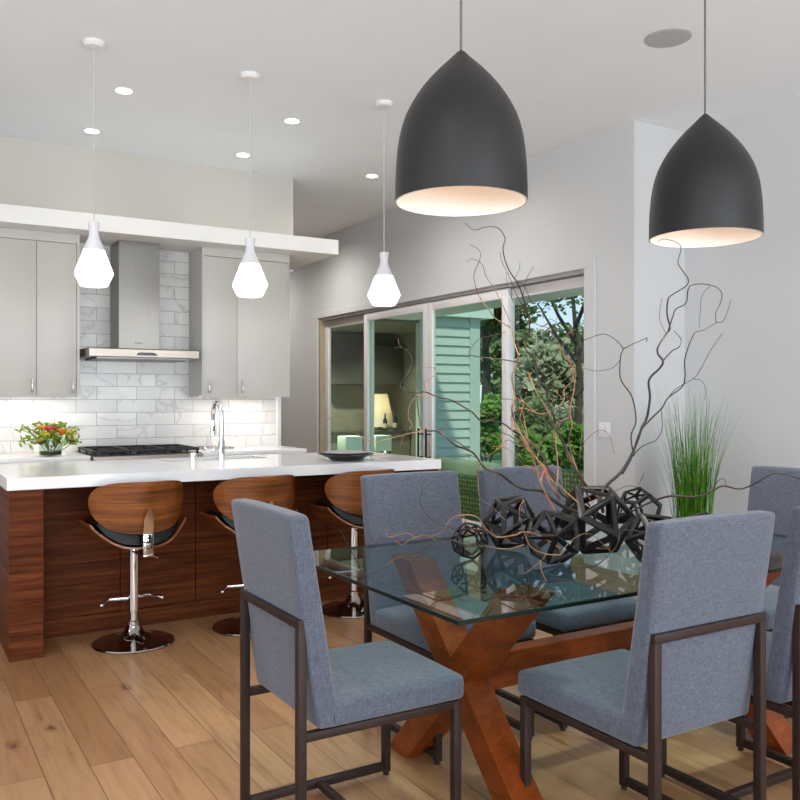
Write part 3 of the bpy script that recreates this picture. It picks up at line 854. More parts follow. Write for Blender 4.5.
# ------------------------------------------------------------------ dining table
TX0, TX1, TY0, TY1, TZ = 1.27, 3.27, 1.81, 2.94, .75
tyc = (TY0 + TY1) / 2
t = thing('dining_table', 'glass-topped dining table on crossed cherry wood legs', 'dining table', ((TX0 + TX1) / 2, tyc, 0))
g = MB().box(TX0, TX1, TY0, TY1, TZ - .013, TZ, .002, 1)
g.b.normal_update()
for f in g.b.faces: f.material_index = 0 if abs(f.normal.z) > .9 else 1
g.build('tabletop', [M['tableglass'], M['glassedge']], t, smooth=0)
LX = (1.69, 2.92)
for lx in LX:
    for sgn in (-1, 1):
        off = .026 * sgn
        m_ = MB()
        lo = (0, tyc - sgn * .355, 0); hi = (0, tyc + sgn * .335, TZ - .014)
        dy = hi[1] - lo[1]; dz = hi[2]
        wv = .066
        poly = [(lo[1] - wv, 0), (lo[1] + wv, 0), (hi[1] + wv, dz), (hi[1] - wv, dz)]
        if sgn > 0:
            m_.prism(poly, lx - .056, lx + .056, 'x')
            m_.build('leg', M['tablewood'], t, smooth=0)
        else:
            # halved over the other leg: upper arm and lower leg are one crossing board
            m_.prism(poly, lx - .0555, lx + .0555, 'x')
            m_.build('leg', M['tablewood'], t, smooth=0)
MB().box(LX[0] + .055, LX[1] - .055, tyc - .035, tyc + .035, .32, .445, .004).build('stretcher', M['tablewood'], t, smooth=0)

# ------------------------------------------------------------------ dining chairs
dc = thing('dining_chair', '', 'dining chair')
HX, RY, FY, TB = .216, -.2625, .2625, .026
for sx in (-1, 1):
    MB().box(sx * HX - TB / 2, sx * HX + TB / 2, RY - TB / 2, RY + TB / 2, .012, .70, .002).build('leg', M['bronze'], dc, absolute=False)
    MB().box(sx * HX - TB / 2, sx * HX + TB / 2, FY - TB / 2, FY + TB / 2, .012, .395, .002).build('leg', M['bronze'], dc, absolute=False)
    MB().box(sx * HX - TB / 2 + .001, sx * HX + TB / 2 - .001, RY + TB / 2, FY - TB / 2, .018, .044, .002).build('floor_bar', M['bronze'], dc, absolute=False)
    gl = MB()
    for yy in (RY, FY): gl.lathe([(0, 0), (.011, 0), (.011, .013), (0, .013)], 14, (sx * HX, yy))
    gl.build('foot_glide', M['iron'], dc, absolute=False)
MB().box(-HX - TB / 2, HX + TB / 2, RY - TB / 2 - .0005, RY + TB / 2 - .0005, .69, .716, .002).build('top_rail', M['bronze'], dc, absolute=False)
sf = MB()
for sx in (-1, 1): sf.box(sx * HX - TB / 2 + .001, sx * HX + TB / 2 - .001, RY + TB / 2, FY - TB / 2, .372, .397, .002)
sf.box(-HX + TB / 2, HX - TB / 2, FY - TB / 2 + .001, FY + TB / 2 - .001, .372, .397, .002)
sf.build('seat_frame', M['bronze'], dc, absolute=False)
MB().box(-HX + TB / 2, HX - TB / 2, -.012, .012, .019, .043, .002).build('stretcher', M['bronze'], dc, absolute=False)
def seatf(x, y, z):
    if z > .45:
        z += .016 * (1 - (x / .235) ** 2) * (1 - ((y - .04) / .25) ** 2)
    return (x, y, z)
def cushion(x0, x1, y0, y1, z0, z1, bev, fn):
    o = bmesh.new(); mb = MB()
    mb.box(x0, x1, y0, y1, z0, z1, bev, 4)
    b2 = mb.b
    long_e = [e for e in b2.edges if e.calc_length() > .09]
    bmesh.ops.subdivide_edges(b2, edges=long_e, cuts=9, use_grid_fill=True)
    for v in b2.verts: v.co = Vector(fn(*v.co))
    o.free()
    return mb
cushion(-.235, .235, RY + .075, .288, .398, .474, .018, seatf).build('seat', M['fabric'], dc, absolute=False)
def backf(x, y, z):
    f = (z - .40) / .61
    th = .064 if y > 0 else 0
    base = RY + .046 - .092 * f
    yy = base + (y + .032) * (1.0 + .12 * (1 - f))
    return (x, yy, z - .004 * (abs(x) / .235) ** 3 * max(0, f))
cushion(-.235, .235, -.032, .032, .40, 1.012, .015, backf).build('backrest', M['fabric'], dc, absolute=False)
CH = [((1.2425, 2.376), -90, 'blue-grey dining chair at the left head of the table, nearest the bar stools'),
      ((1.93, 1.8125), 0, 'blue-grey dining chair seen from behind, in the centre foreground before the black orbs'),
      ((2.545, 1.8125), 0, 'blue-grey dining chair cut off by the right picture edge in the foreground'),
      ((1.925, 2.83), 180, 'blue-grey dining chair across the table beside the end of the white island worktop'),
      ((2.53, 2.83), 180, 'blue-grey dining chair across the table, behind the black orbs before the sliding doors'),
      ((3.30, 2.376), 90, 'blue-grey dining chair at the far right head of the table near the grass plant')]
for i, ((x, y), rz, lab) in enumerate(CH):
    place(dc, i == 0, (x, y, 0), R(rz), lab, 'blue-grey dining chairs')

# ------------------------------------------------------------------ black orbs on the table
def orb(px, t_, r, rot, kind, label):
    zc = TZ + r * .93
    p = ray(px, t_, 0)
    b = bmesh.new()
    bmesh.ops.create_icosphere(b, subdivisions=1, radius=1)
    if kind == 'dual':
        verts = []
        me = bpy.data.meshes.new('d')
        cs_ = {f: f.calc_center_median().normalized() for f in b.faces}
        d = bmesh.new(); mp = {f: d.verts.new(c) for f, c in cs_.items()}
        for v in b.verts:
            fs = list(v.link_faces)
            n = v.co.normalized(); ref = n.orthogonal()
            fs.sort(key=lambda f: math.atan2(n.cross(ref).dot(cs_[f]), ref.dot(cs_[f])))
            d.faces.new([mp[f] for f in fs])
        b.free(); b = d
        bpy.data.meshes.remove(me)
        bmesh.ops.poke(b, faces=[f for i, f in enumerate(b.faces) if i % 3 == 0])
    bmesh.ops.recalc_face_normals(b, faces=b.faces[:])
    E = Euler(rot).to_matrix()
    for v in b.verts: v.co = E @ v.co * r
    zmin = min(v.co.z for v in b.verts)
    bmesh.ops.wireframe(b, faces=b.faces[:], thickness=r * (.225 if kind == 'ico' else .165), offset=0, use_replace=True, use_boundary=True, use_even_offset=True)
    bmesh.ops.bevel(b, geom=b.edges[:], offset=r * .034, segments=2, affect='EDGES', profile=.5, clamp_overlap=True)
    me = bpy.data.meshes.new('decorative_orb'); b.to_mesh(me); b.free()
    me.materials.append(M['orb'])
    o = bpy.data.objects.new('decorative_orb', me); C.objects.link(o)
    m2 = o.data
    m2.polygons.foreach_set('use_smooth', [True] * len(m2.polygons))
    m2.set_sharp_from_angle(angle=R(38))
    zl = min(v.co.z for v in m2.vertices)
    o.location = (p.x, p.y, TZ - zl + .0005)
    return tag(o, label, 'decorative orb', 'black lattice orbs on the glass table')
orb(469.5, 3.07, .066, (.3, .2, .1), 'dual', 'smallest black lattice orb, farthest left on the glass table')
orb(510, 3.27, .106, (.5, .1, .9), 'ico', 'black lattice orb second from the left, behind the smallest orb')
orb(553.5, 2.95, .102, (.9, .4, .2), 'ico', 'black lattice orb nearest the front edge of the glass, left of the biggest')
orb(596, 3.19, .138, (.2, .65, .5), 'ico', 'biggest black lattice orb in the middle of the glass table')
orb(639, 3.60, .098, (.7, .3, .4), 'dual', 'black lattice orb farthest back, just right of the biggest orb')
orb(655, 2.93, .10, (.1, .9, .6), 'ico', 'black lattice orb half hidden by the foreground chair back, right of the biggest')
orb(699, 3.02, .088, (.4, .8, .3), 'dual', 'black lattice orb only peeking above the foreground chair back before the grass plant')

# ------------------------------------------------------------------ curly willow branches
def spline(P, n=5):
    out = []
    for i in range(len(P) - 1):
        p0 = P[max(i - 1, 0)]; p1 = P[i]; p2 = P[i + 1]; p3 = P[min(i + 2, len(P) - 1)]
        for k in range(n):
            t_ = k / n
            out.append(.5 * ((2 * p1) + (p2 - p0) * t_ + (2 * p0 - 5 * p1 + 4 * p2 - p3) * t_ ** 2 + (3 * p1 - p0 - 3 * p2 + p3) * t_ ** 3))
    out.append(P[-1])
    return out
def path3(pts, t0, t1):
    n = len(pts); P = []
    for i, (x, y) in enumerate(pts):
        f = i / (n - 1)
        t_ = t0 + (t1 - t0) * f + (.025 * math.sin(i * 1.9 + x) if 0 < i < n - 1 else 0)
        p = ray(x, t_, y)
        P.append(p)
    return spline(P)
def stick(pts, t0, t1, r0, r1):
    P = path3(pts, t0, t1); n = len(P)
    r0 *= .85; r1 *= .9
    rad = [max(.0009, r0 + (r1 - r0) * (i / (n - 1)) ** .7) for i in range(n)]
    return MB().tube(P, rad, 6)
def branch(label, main, twigs, mat):
    """main: (pts from base to tip, t0, t1, r0, r1)"""
    P = path3(main[0], main[1], main[2])
    o = stick(*main).build('willow_branch', M[mat], None, smooth=60)
    for tw in twigs:
        m2 = tw[5] if len(tw) > 5 else mat
        stick(*tw[:5]).build('twig', M[m2], o, smooth=60)
    return tag(o, label, 'branch', 'curly willow branches on the glass table')
branch('tall dark willow branch leaning right, its tip reaching under the right dome pendant',
    ([(594, 520), (600, 500), (605, 487), (621, 472), (632, 454), (638, 439), (642, 427), (647, 417), (650, 397), (649, 380), (660, 368), (663, 361), (658, 354), (658, 347), (666, 334), (670, 328), (667, 314), (668, 300), (672, 295), (686, 286), (688, 279), (682, 270), (678, 262), (681, 250), (678, 243), (664, 239), (658, 242)], 3.2, 3.32, .009, .0013),
    [([(663, 361), (672, 351), (679, 347), (681, 339), (674, 331)], 3.26, 3.29, .0035, .0015),
     ([(668, 331), (673, 316), (676, 309), (686, 303), (688, 290), (692, 285), (704, 284), (716, 287), (722, 294), (720, 304), (716, 312), (716, 323)], 3.26, 3.36, .0035, .0016),
     ([(710, 286), (702, 296), (700, 314), (699, 328)], 3.33, 3.36, .0016, .001),
     ([(666, 334), (660, 320), (660, 310), (662, 298)], 3.27, 3.3, .0014, .001)], 'willow_dark')
branch('dark willow branch forking right above the grass plant',
    ([(622, 474), (632, 456), (640, 432), (651, 419), (662, 408), (668, 398), (682, 387), (685, 376), (685, 358), (694, 334), (704, 330), (716, 323), (724, 320), (731, 300)], 3.2, 3.34, .006, .0013),
    [([(668, 398), (676, 389), (694, 378), (700, 370), (712, 348), (723, 333)], 3.24, 3.3, .0025, .0012),
     ([(632, 456), (643, 446), (656, 440), (662, 429), (661, 409)], 3.2, 3.24, .003, .0015),
     ([(693, 379), (702, 381), (706, 392), (704, 400)], 3.27, 3.3, .0016, .001)], 'willow_dark')
branch('thin dark willow branch arching left towards the door frame above the switch plate',
    ([(634, 456), (631, 436), (636, 421), (632, 397), (621, 380), (620, 364), (621, 354), (623, 349), (618, 342), (610, 336), (602, 334), (590, 338), (581, 341)], 3.2, 3.3, .0042, .0012),
    [([(623, 349), (633, 344), (640, 341), (647, 338), (646, 342)], 3.26, 3.3, .0028, .0014),
     ([(620, 360), (612, 368), (596, 371), (584, 368)], 3.25, 3.3, .0014, .001)], 'willow_dark')
branch('long low willow branch reaching right across the grass plant to the far chair',
    ([(612, 520), (628, 513), (651, 502), (671, 496), (695, 497), (712, 491), (723, 486), (740, 489), (756, 483), (772, 474), (786, 475), (803, 480)], 3.15, 2.95, .006, .0022),
    [([(712, 491), (718, 481), (724, 479), (726, 486)], 3.05, 3.03, .002, .001),
     ([(688, 497), (696, 490), (702, 486)], 3.1, 3.08, .002, .001)], 'willow')
branch('thick dark willow branch sweeping left in front of the middle chair and doors',
    ([(590, 518), (585, 514), (564, 507), (552, 499), (542, 491), (524, 489), (512, 483), (500, 474), (486, 469), (480, 462), (472, 452), (455, 445), (446, 437), (436, 431), (423, 430), (419, 416), (417, 396)], 3.18, 3.05, .0095, .002),
    [([(472, 452), (465, 447), (458, 442), (453, 440)], 3.08, 3.05, .003, .0012),
     ([(480, 460), (470, 455), (458, 454), (450, 456)], 3.08, 3.05, .002, .001),
     ([(446, 437), (440, 430), (446, 424), (447, 427)], 3.05, 3.04, .002, .001, 'willow_gold'),
     ([(480, 462), (478, 480), (480, 497), (492, 507), (505, 520)], 3.1, 3.12, .002, .001, 'willow_gold'),
     ([(480, 456), (486, 444), (490, 436), (498, 432), (510, 436), (526, 447)], 3.1, 3.15, .003, .0015, 'willow')], 'willow')
branch('dark willow branch climbing left to a pale curled tip before the sliding doors',
    ([(586, 512), (580, 505), (562, 494), (556, 482), (548, 468), (540, 452), (524, 438), (512, 430), (502, 423), (490, 421), (481, 421), (472, 412), (462, 406), (451, 400), (438, 397), (425, 392), (417, 393), (406, 391), (400, 386), (411, 367), (410, 354), (402, 348), (395, 348)], 3.22, 3.3, .007, .0016),
    [([(402, 348), (399, 344), (398, 339)], 3.3, 3.3, .0016, .001, 'willow_gold'),
     ([(426, 391), (425, 382), (434, 376), (436, 370), (429, 367), (417, 369)], 3.28, 3.3, .0018, .001, 'willow_gold'),
     ([(428, 398), (418, 396), (410, 405), (408, 418), (412, 425), (403, 437), (400, 448)], 3.28, 3.3, .0022, .001, 'willow_gold'),
     ([(490, 421), (497, 402), (508, 399), (516, 402)], 3.26, 3.3, .002, .001),
     ([(481, 421), (486, 422), (496, 416), (474, 411)], 3.26, 3.2, .0014, .001, 'willow_gold')], 'willow')
branch('thin willow branch running far left over the white island worktop',
    ([(424, 431), (412, 433), (395, 437), (375, 442), (360, 436), (352, 429), (345, 420), (337, 416), (325, 421), (315, 426)], 3.05, 3.1, .003, .0011), [], 'willow_gold')
branch('tallest willow branch rising to its thin tip under the left dome pendant',
    ([(603, 512), (600, 500), (588, 488), (578, 474), (570, 458), (564, 444), (558, 432), (555, 427), (554, 416), (548, 402), (546, 388), (538, 378), (535, 359), (525, 348), (529, 332), (529, 318), (524, 300), (518, 284), (510, 272), (505, 260), (503, 248), (505, 238), (498, 228), (486, 227), (474, 230), (465, 223)], 3.22, 3.3, .0085, .0012),
    [([(529, 318), (517, 296), (509, 276), (502, 262), (500, 252)], 3.26, 3.3, .0022, .001),
     ([(514, 279), (519, 270), (520, 262)], 3.27, 3.28, .0014, .001),
     ([(523, 297), (526, 280), (534, 266)], 3.27, 3.28, .0014, .001),
     ([(514, 303), (508, 288), (506, 272)], 3.27, 3.28, .0016, .001),
     ([(531, 302), (525, 288), (518, 280)], 3.27, 3.28, .0016, .001)], 'willow')
branch('willow branch rising left beside the door post with two thin curling tips',
    ([(548, 498), (540, 482), (530, 450), (516, 425), (512, 410), (514, 394), (512, 376), (517, 362), (518, 354), (514, 342), (512, 330), (508, 326), (495, 318), (488, 308), (482, 301), (476, 288), (474, 274), (480, 259), (479, 250), (470, 245)], 3.2, 3.28, .006, .0012),
    [([(510, 322), (504, 308), (496, 292), (486, 276), (482, 264), (472, 259), (467, 262)], 3.25, 3.28, .0022, .001),
     ([(524, 364), (506, 360), (480, 357), (469, 353), (478, 340), (490, 336), (506, 332)], 3.24, 3.26, .003, .0012, 'willow')], 'willow_gold')
branch('golden willow branch with a wide loop in front of the right glass door',
    ([(560, 500), (548, 480), (545, 468), (530, 452), (520, 436), (513, 424), (512, 415), (522, 408), (540, 414), (554, 410), (564, 400), (564, 390), (573, 380), (572, 368), (566, 356), (560, 350), (554, 338), (548, 328), (540, 326), (529, 319)], 3.24, 3.34, .0052, .0014),
    [([(538, 414), (524, 402), (520, 392), (528, 378), (532, 372)], 3.28, 3.3, .003, .0015),
     ([(540, 326), (546, 325), (550, 319), (556, 322)], 3.33, 3.33, .002, .001),
     ([(564, 400), (556, 392), (550, 386)], 3.3, 3.3, .002, .001)], 'willow_gold')
branch('golden willow branch standing nearest the right edge of the glass doors',
    ([(590, 500), (580, 478), (569, 444), (572, 426), (570, 410), (574, 390), (575, 368), (568, 360), (563, 350), (566, 336), (576, 329)], 3.26, 3.36, .005, .0014),
    [([(570, 410), (566, 404), (568, 398), (562, 392)], 3.3, 3.32, .002, .001),
     ([(572, 405), (581, 412), (582, 430), (579, 462)], 3.3, 3.3, .0014, .001),
     ([(579, 464), (581, 450), (588, 438), (600, 430), (610, 436), (614, 454)], 3.28, 3.3, .0013, .001, 'willow_dark'),
     ([(555, 425), (563, 420), (570, 417)], 3.3, 3.3, .003, .002)], 'willow_gold')
branch('short orange willow stick crossing the middle of the right glass door',
    ([(556, 494), (558, 470), (556, 445), (554, 424), (546, 408), (536, 391), (529, 374)], 3.2, 3.26, .004, .0025), [], 'willow_gold')
branch('golden willow branch curving low behind the front orb and middle chair',
    ([(560, 520), (548, 498), (541, 482), (544, 468), (536, 458), (526, 448), (514, 436), (512, 424), (516, 404), (514, 394)], 3.1, 3.2, .0042, .0014),
    [([(546, 474), (538, 462), (528, 438), (522, 410), (516, 408)], 3.14, 3.2, .0028, .0012),
     ([(544, 468), (526, 467), (510, 450), (492, 446)], 3.14, 3.2, .002, .001)], 'willow_gold')
branch('thin willow branch hanging left over the smallest orb, tip before the chair back',
    ([(500, 536), (480, 530), (461, 529), (454, 529), (434, 521), (420, 504), (422, 488), (414, 473)], 2.95, 3.0, .003, .0012), [], 'willow')
branch('willow branch lying low at the left, drooping over the table corner',
    ([(486, 546), (470, 546), (450, 540), (436, 541), (420, 551), (396, 559), (382, 568), (364, 574), (356, 560), (340, 530)], 2.88, 2.74, .0042, .0013),
    [([(436, 541), (425, 535), (410, 540), (402, 545), (395, 540)], 2.82, 2.8, .0018, .001, 'willow_gold'),
     ([(450, 541), (430, 552), (415, 560), (408, 573)], 2.85, 2.83, .0018, .001)], 'willow')
branch('orange willow branch arched around the two left orbs',
    ([(560, 548), (540, 536), (524, 532), (515, 535), (497, 537), (486, 529), (477, 517), (463, 515), (450, 520), (441, 533), (418, 538), (407, 533), (389, 537), (386, 529)], 2.86, 2.8, .0042, .0012),
    [([(524, 545), (506, 549), (486, 546)], 2.85, 2.86, .003, .002),
     ([(463, 515), (468, 525), (478, 534)], 2.83, 2.83, .002, .001)], 'willow_gold')
branch('pale willow twig curving down in front of the front black orb',
    ([(560, 555), (546, 554), (531, 547), (524, 531), (519, 511), (524, 500)], 2.80, 2.83, .0028, .0015),
    [([(546, 554), (540, 562), (524, 574)], 2.8, 2.74, .002, .001),
     ([(540, 560), (542, 572), (548, 583)], 2.78, 2.70, .002, .001),
     ([(560, 555), (572, 540), (590, 534), (612, 553)], 2.8, 2.82, .002, .0012)], 'willow_gold')
branch('dark bent twig on the glass between the front orb and the foreground chair',
    ([(558, 563), (566, 564), (592, 567), (611, 553), (618, 543), (620, 533), (626, 530), (644, 532)], 2.82, 2.84, .0026, .002), [], 'willow_dark')
branch('slim golden branch leaning left from the biggest orb before the middle chair',
    ([(584, 508), (566, 492), (550, 478), (542, 466), (534, 454), (529, 444), (524, 430), (520, 418), (523, 404), (516, 398)], 3.12, 3.22, .0036, .0012),
    [([(537, 458), (540, 446), (548, 436), (556, 434)], 3.16, 3.18, .002, .001),
     ([(529, 444), (520, 446), (508, 440), (500, 447), (488, 456), (480, 455)], 3.17, 3.14, .0022, .001),
     ([(553, 481), (545, 476), (528, 466), (518, 468)], 3.14, 3.14, .0018, .001)], 'willow_gold')
branch('thin dark branch standing left of the tallest branch in the right glass door',
    ([(590, 506), (580, 494), (572, 478), (564, 464), (556, 452), (552, 436), (545, 420), (548, 398), (543, 372), (547, 350), (542, 338)], 3.3, 3.38, .004, .0012),
    [([(547, 410), (556, 396), (560, 384), (566, 378)], 3.34, 3.36, .0018, .001, 'willow_gold'),
     ([(545, 376), (538, 362), (536, 346), (530, 338)], 3.35, 3.37, .0016, .001, 'willow_gold')], 'willow')
branch('short thin twig rising behind the rearmost black orb',
    ([(607, 541), (608, 520), (610, 494), (615, 491), (628, 486), (637, 488), (638, 496)], 3.4, 3.42, .002, .0012),
    [([(637, 488), (641, 480), (644, 473)], 3.4, 3.4, .0012, .001)], 'willow_dark')
branch('brown willow branch crossing behind the biggest orb at the left',
    ([(588, 512), (577, 505), (572, 494), (561, 483), (550, 470), (540, 462), (530, 470)], 3.3, 3.36, .005, .0015),
    [([(572, 494), (566, 486), (568, 474)], 3.33, 3.35, .0018, .001)], 'willow')

# ------------------------------------------------------------------ grass plant
gx, gy = 4.86, 4.05
t = thing('grass_plant', 'tall green ornamental grass plant in the corner behind the table', 'plant', (gx, gy, 0))
MB().lathe([(0, 0), (.13, 0), (.165, .36), (.155, .36), (.15, .34), (0, .34)], 32, (gx, gy)).build('planter', M['planter'], t)
bl = MB()
for k in range(430):
    a = rng.uniform(0, 2 * PI); r0 = .125 * math.sqrt(rng.random())
    h = rng.uniform(.45, .92) if rng.random() < .8 else rng.uniform(.85, 1.10)
    lean = rng.uniform(.0, .15) + (.10 if rng.random() < .14 else 0)
    lean *= h
    a2 = a + rng.uniform(-.7, .7)
    p0 = Vector((gx + r0 * math.cos(a), gy + r0 * math.sin(a), .34))
    w_ = rng.uniform(.0025, .0045)
    sd = Vector((-math.sin(a2 + rng.uniform(-1, 1)), math.cos(a2 + rng.uniform(-1, 1)), 0)) * w_
    pr = None
    for j in range(5):
        f = j / 4
        c0 = p0 + Vector((math.cos(a2) * lean * (f ** 2 + .25 * f), math.sin(a2) * lean * (f ** 2 + .25 * f), h * f))
        wv = sd * (1 - f * .9)
        cur = (c0 - wv, c0 + wv)
        if pr: bl.quad(pr[0], pr[1], cur[1], cur[0])
        pr = cur
o = bl.build('grass_blades', M['grass'], t, smooth=0); o['kind'] = 'stuff'

# ------------------------------------------------------------------ outside: porch, wing, lawn, trees
struct(MB().box(XR + .15, 9.0, 4.7, 11.0, -.16, -.02).box(XD + .16, XR + .15, 4.7, 13.0, -.10, -.005).build('floor_porch', M['deck'], smooth=0))
struct(MB().box(9.0, 70, -40, 60, -.25, -.1).build('floor_lawn', M['lawn'], smooth=0))
struct(MB().box(XD + .16, 6.9, 4.7, 14.5, 2.54, 2.8).build('ceiling_porch', M['porch'], smooth=0))
sd = MB()
z = 0
while z < 2.62:
    for (x0, x1) in ((7.08, 7.92),):
        sd.prism([(11.0, z), (11.0 - .034, z), (11.0 - .004, z + .145), (11.0, z + .145)], x0, x1, 'x')
    z += .145
sd.box(7.08, 7.92, 11.0, 11.12, 0, 2.62)
sd.box(7.92, 8.1, 11.0, 14.5, 0, 2.62)
struct(sd.build('wall_wing', M['siding'], smooth=0))
struct(MB().box(7.92, 8.12, 10.965, 11.0, 0, 2.62, .004).build('trim_5', M['siding'], smooth=0))
struct(MB().box(6.98, 7.08, 10.96, 11.1, 0, 2.62, .004).build('trim_6', M['siding'], smooth=0))
struct(MB().box(6.9, 8.3, 10.85, 14.5, 2.62, 2.9).build('ceiling_wing', M['porch'], smooth=0))
struct(MB().box(XD + .16, 7.92, 13.3, 13.45, 0, 2.62).build('wall_bar', M['wingdark'], smooth=0))
struct(MB().box(7.89, 7.918, 11.13, 13.3, 0, 2.50).box(XD + .17, 7.918, 11.02, 13.3, 2.50, 2.535).build('trim_7', M['wingdark'], smooth=0))
t = thing('bar_cabinet', 'dark cabinet hanging in the bar seen through the second glass door', 'cabinet', (6.9, 13.1, 1.5))
MB().box(6.4, 7.87, 12.95, 13.299, 1.58, 2.28, .003).build('body', M['wingcab'], t, smooth=0)
for a in (6.4, 7.14): MB().box(a + .01, a + .73, 12.93, 12.95, 1.59, 2.27, .003).build('door', M['wingcab'], t, smooth=0)
t = thing('bar_counter', 'dark green bar counter seen through the second glass door', 'counter', (6.9, 13.0, 0))
MB().box(6.3, 7.87, 12.70, 13.299, 0, .74, .003).build('body', M['wingdark'], t, smooth=0)
MB().box(6.28, 7.88, 12.66, 13.299, .74, .78, .003).build('top', M['wingcab'], t, smooth=0)
p = ray(382, 14.2, 435)
lx_, ly_ = 7.42, 13.0
t = thing('table_lamp', 'cream shaded table lamp on the dark bar behind the glass door', 'lamp', (lx_, ly_, .78))
MB().lathe([(0, .78), (.08, .78), (.08, .80), (.02, .82), (.02, .95), (0, .95)], 24, (lx_, ly_)).build('lamp_base', M['iron'], t)
MB().lathe([(.27, .84), (.14, 1.42), (.136, 1.42), (.266, .84)], 40, (lx_, ly_), close=True).build('lamp_shade', M['shade'], t)
MB().ball((lx_, ly_, 1.1), .05, 2).build('bulb', M['bulb'], t)
ld = bpy.data.lights.new('bar_lamp_light', 'POINT'); ld.energy = 2.8; ld.color = (1, .90, .86); ld.shadow_soft_size = .05
o = bpy.data.objects.new('bar_lamp_light', ld); C.objects.link(o); o.location = (lx_, ly_, 1.2)
spot((5.8, 12.2, 2.48), 320)  # this spot and the next have no fixture, added to brighten the bar
spot((7.2, 12.2, 2.48), 60)
for i, (bx, h, lab) in enumerate([(7.36, .30, 'dark bottle closest to the lamp on the bar behind the glass'), (7.56, .34, 'dark bottle farther from the lamp on the bar behind the glass')]):
    t = thing('bottle', lab, 'bottle', (bx, 12.70, .78), 0, 'dark bottles on the bar')
    MB().lathe([(0, .78), (.038, .78), (.038, .78 + h * .6), (.014, .78 + h * .75), (.014, .78 + h), (0, .78 + h)], 18, (bx, 12.70)).build('body', M['bottle'], t)
    MB().lathe([(.0385, .83), (.0385, .83 + h * .25)], 18, (bx, 12.70)).build('label_band', M['shade'], t)
for (bx, by, lab) in [(6.17, 11.75, 'pale green padded stool seen low through the leftmost glass door'), (6.70, 11.75, 'pale green padded stool seen low through the second glass door')]:
    t = thing('padded_stool', lab, 'stool', (bx, by, 0), 0, 'pale green stools by the bar')
    MB().box(bx - .15, bx + .15, by - .15, by + .15, .50, .75, .02).build('cushion', M['palegreen'], t)
    for sx in (-1, 1):
        for sy in (-1, 1):
            MB().bar((bx + sx * .12, by + sy * .12, 0), (bx + sx * .12, by + sy * .12, .5), .03, .03).build('leg', M['iron'], t)
struct(MB().box(XD + .16, 8.0, 11.0, 13.4, -.12, -.003).build('floor_bar', M['deck'], smooth=0))
# wicker seats right outside the doors
def wicker_seat(x0, x1, y0, y1, zb, label, cush_on):
    t = thing('wicker_armchair', label, 'outdoor chair', ((x0 + x1) / 2, (y0 + y1) / 2, -.02))
    MB().box(x0, x1, y0, y1, .08, .34, .02).build('base', M['wicker'], t)
    MB().box(x0, x0 + .10, y0, y1, .34, zb, .025).build('backrest', M['wicker'], t)
    for yy in (y0, y1 - .1): MB().box(x0 + .09, x1, yy, yy + .1, .34, .5, .02).build('armrest', M['wicker'], t)
    for xx in (x0 + .05, x1 - .09):
        for yy in (y0 + .05, y1 - .09): MB().box(xx, xx + .04, yy, yy + .04, -.02, .1).build('leg', M['iron'], t, smooth=0)
    MB().box(x0 + .11, x1 - .01, y0 + .11, y1 - .11, .335, .45, .04, 3).build('seat_cushion', M['cushion'], t)
    if cush_on:
        MB().box(x0 + .09, x0 + .24, y0 + .12, y1 - .12, .40, zb + .14, .05, 3).build('back_cushion', M['cushion'], t)
wicker_seat(5.13, 5.85, 6.75, 8.05, .535, 'green wicker seat with pale cushion behind the third glass door', True)
wicker_seat(5.13, 5.85, 4.95, 6.1, .70, 'brownish wicker seat outside the rightmost glass door', False)

def crown(mb, c, rad, n, size, squash=(1, 1, .8), hollow=.45):
    blobs = []
    for k in range(14):
        d = Vector((rng.gauss(0, 1), rng.gauss(0, 1), rng.gauss(0, 1))).normalized()
        blobs.append((Vector((d.x * rad * squash[0], d.y * rad * squash[1], d.z * rad * squash[2])) * rng.uniform(.3, .75), rad * rng.uniform(.28, .5)))
    for k in range(n):
        bc, br = blobs[rng.randrange(len(blobs))]
        d = Vector((rng.gauss(0, 1), rng.gauss(0, 1), rng.gauss(0, 1))).normalized()
        p_ = Vector(c) + bc + d * br * (hollow + (1 - hollow) * rng.random())
        u = Vector((rng.uniform(-1, 1), rng.uniform(-1, 1), rng.uniform(-1, 1))).normalized()
        v = u.orthogonal().normalized()
        s_ = size * rng.uniform(.6, 1.4)
        mb.quad(p_ - u * s_, p_ + v * s_ * .55, p_ + u * s_, p_ - v * s_ * .55)
def tree(x, y, h, rad, mat, label, n=2600, size=.13, squash=(1, 1, .9), low=.35, zc=None):
    t = thing('garden_tree', label, 'tree', (x, y, -.1), 0, 'trees in the garden')
    zc = zc or h - rad * squash[2] * .9
    m_ = MB()
    m_.tube([(x, y, -.1), (x + .1, y, zc * .5), (x - .05, y + .05, zc)], [rad * .09, rad * .06, rad * .03], 10)
    for k in range(5):
        a = k * 1.3 + x
        m_.tube([(x, y, zc * (.4 + .1 * k)), (x + math.cos(a) * rad * .4, y + math.sin(a) * rad * .4, zc * (.55 + .1 * k)), (x + math.cos(a) * rad * .8, y + math.sin(a) * rad * .8, zc * (.75 + .1 * k))], [rad * .04, rad * .03, rad * .012], 7)
    m_.build('trunk', M['trunk'], t)
    f = MB(); crown(f, (x, y, zc), rad, n, size, squash)
    f.build('crown', M[mat], t, smooth=0)['kind'] = 'stuff'
def at(px, t_):
    p_ = ray(px, t_, 399); return p_.x, p_.y
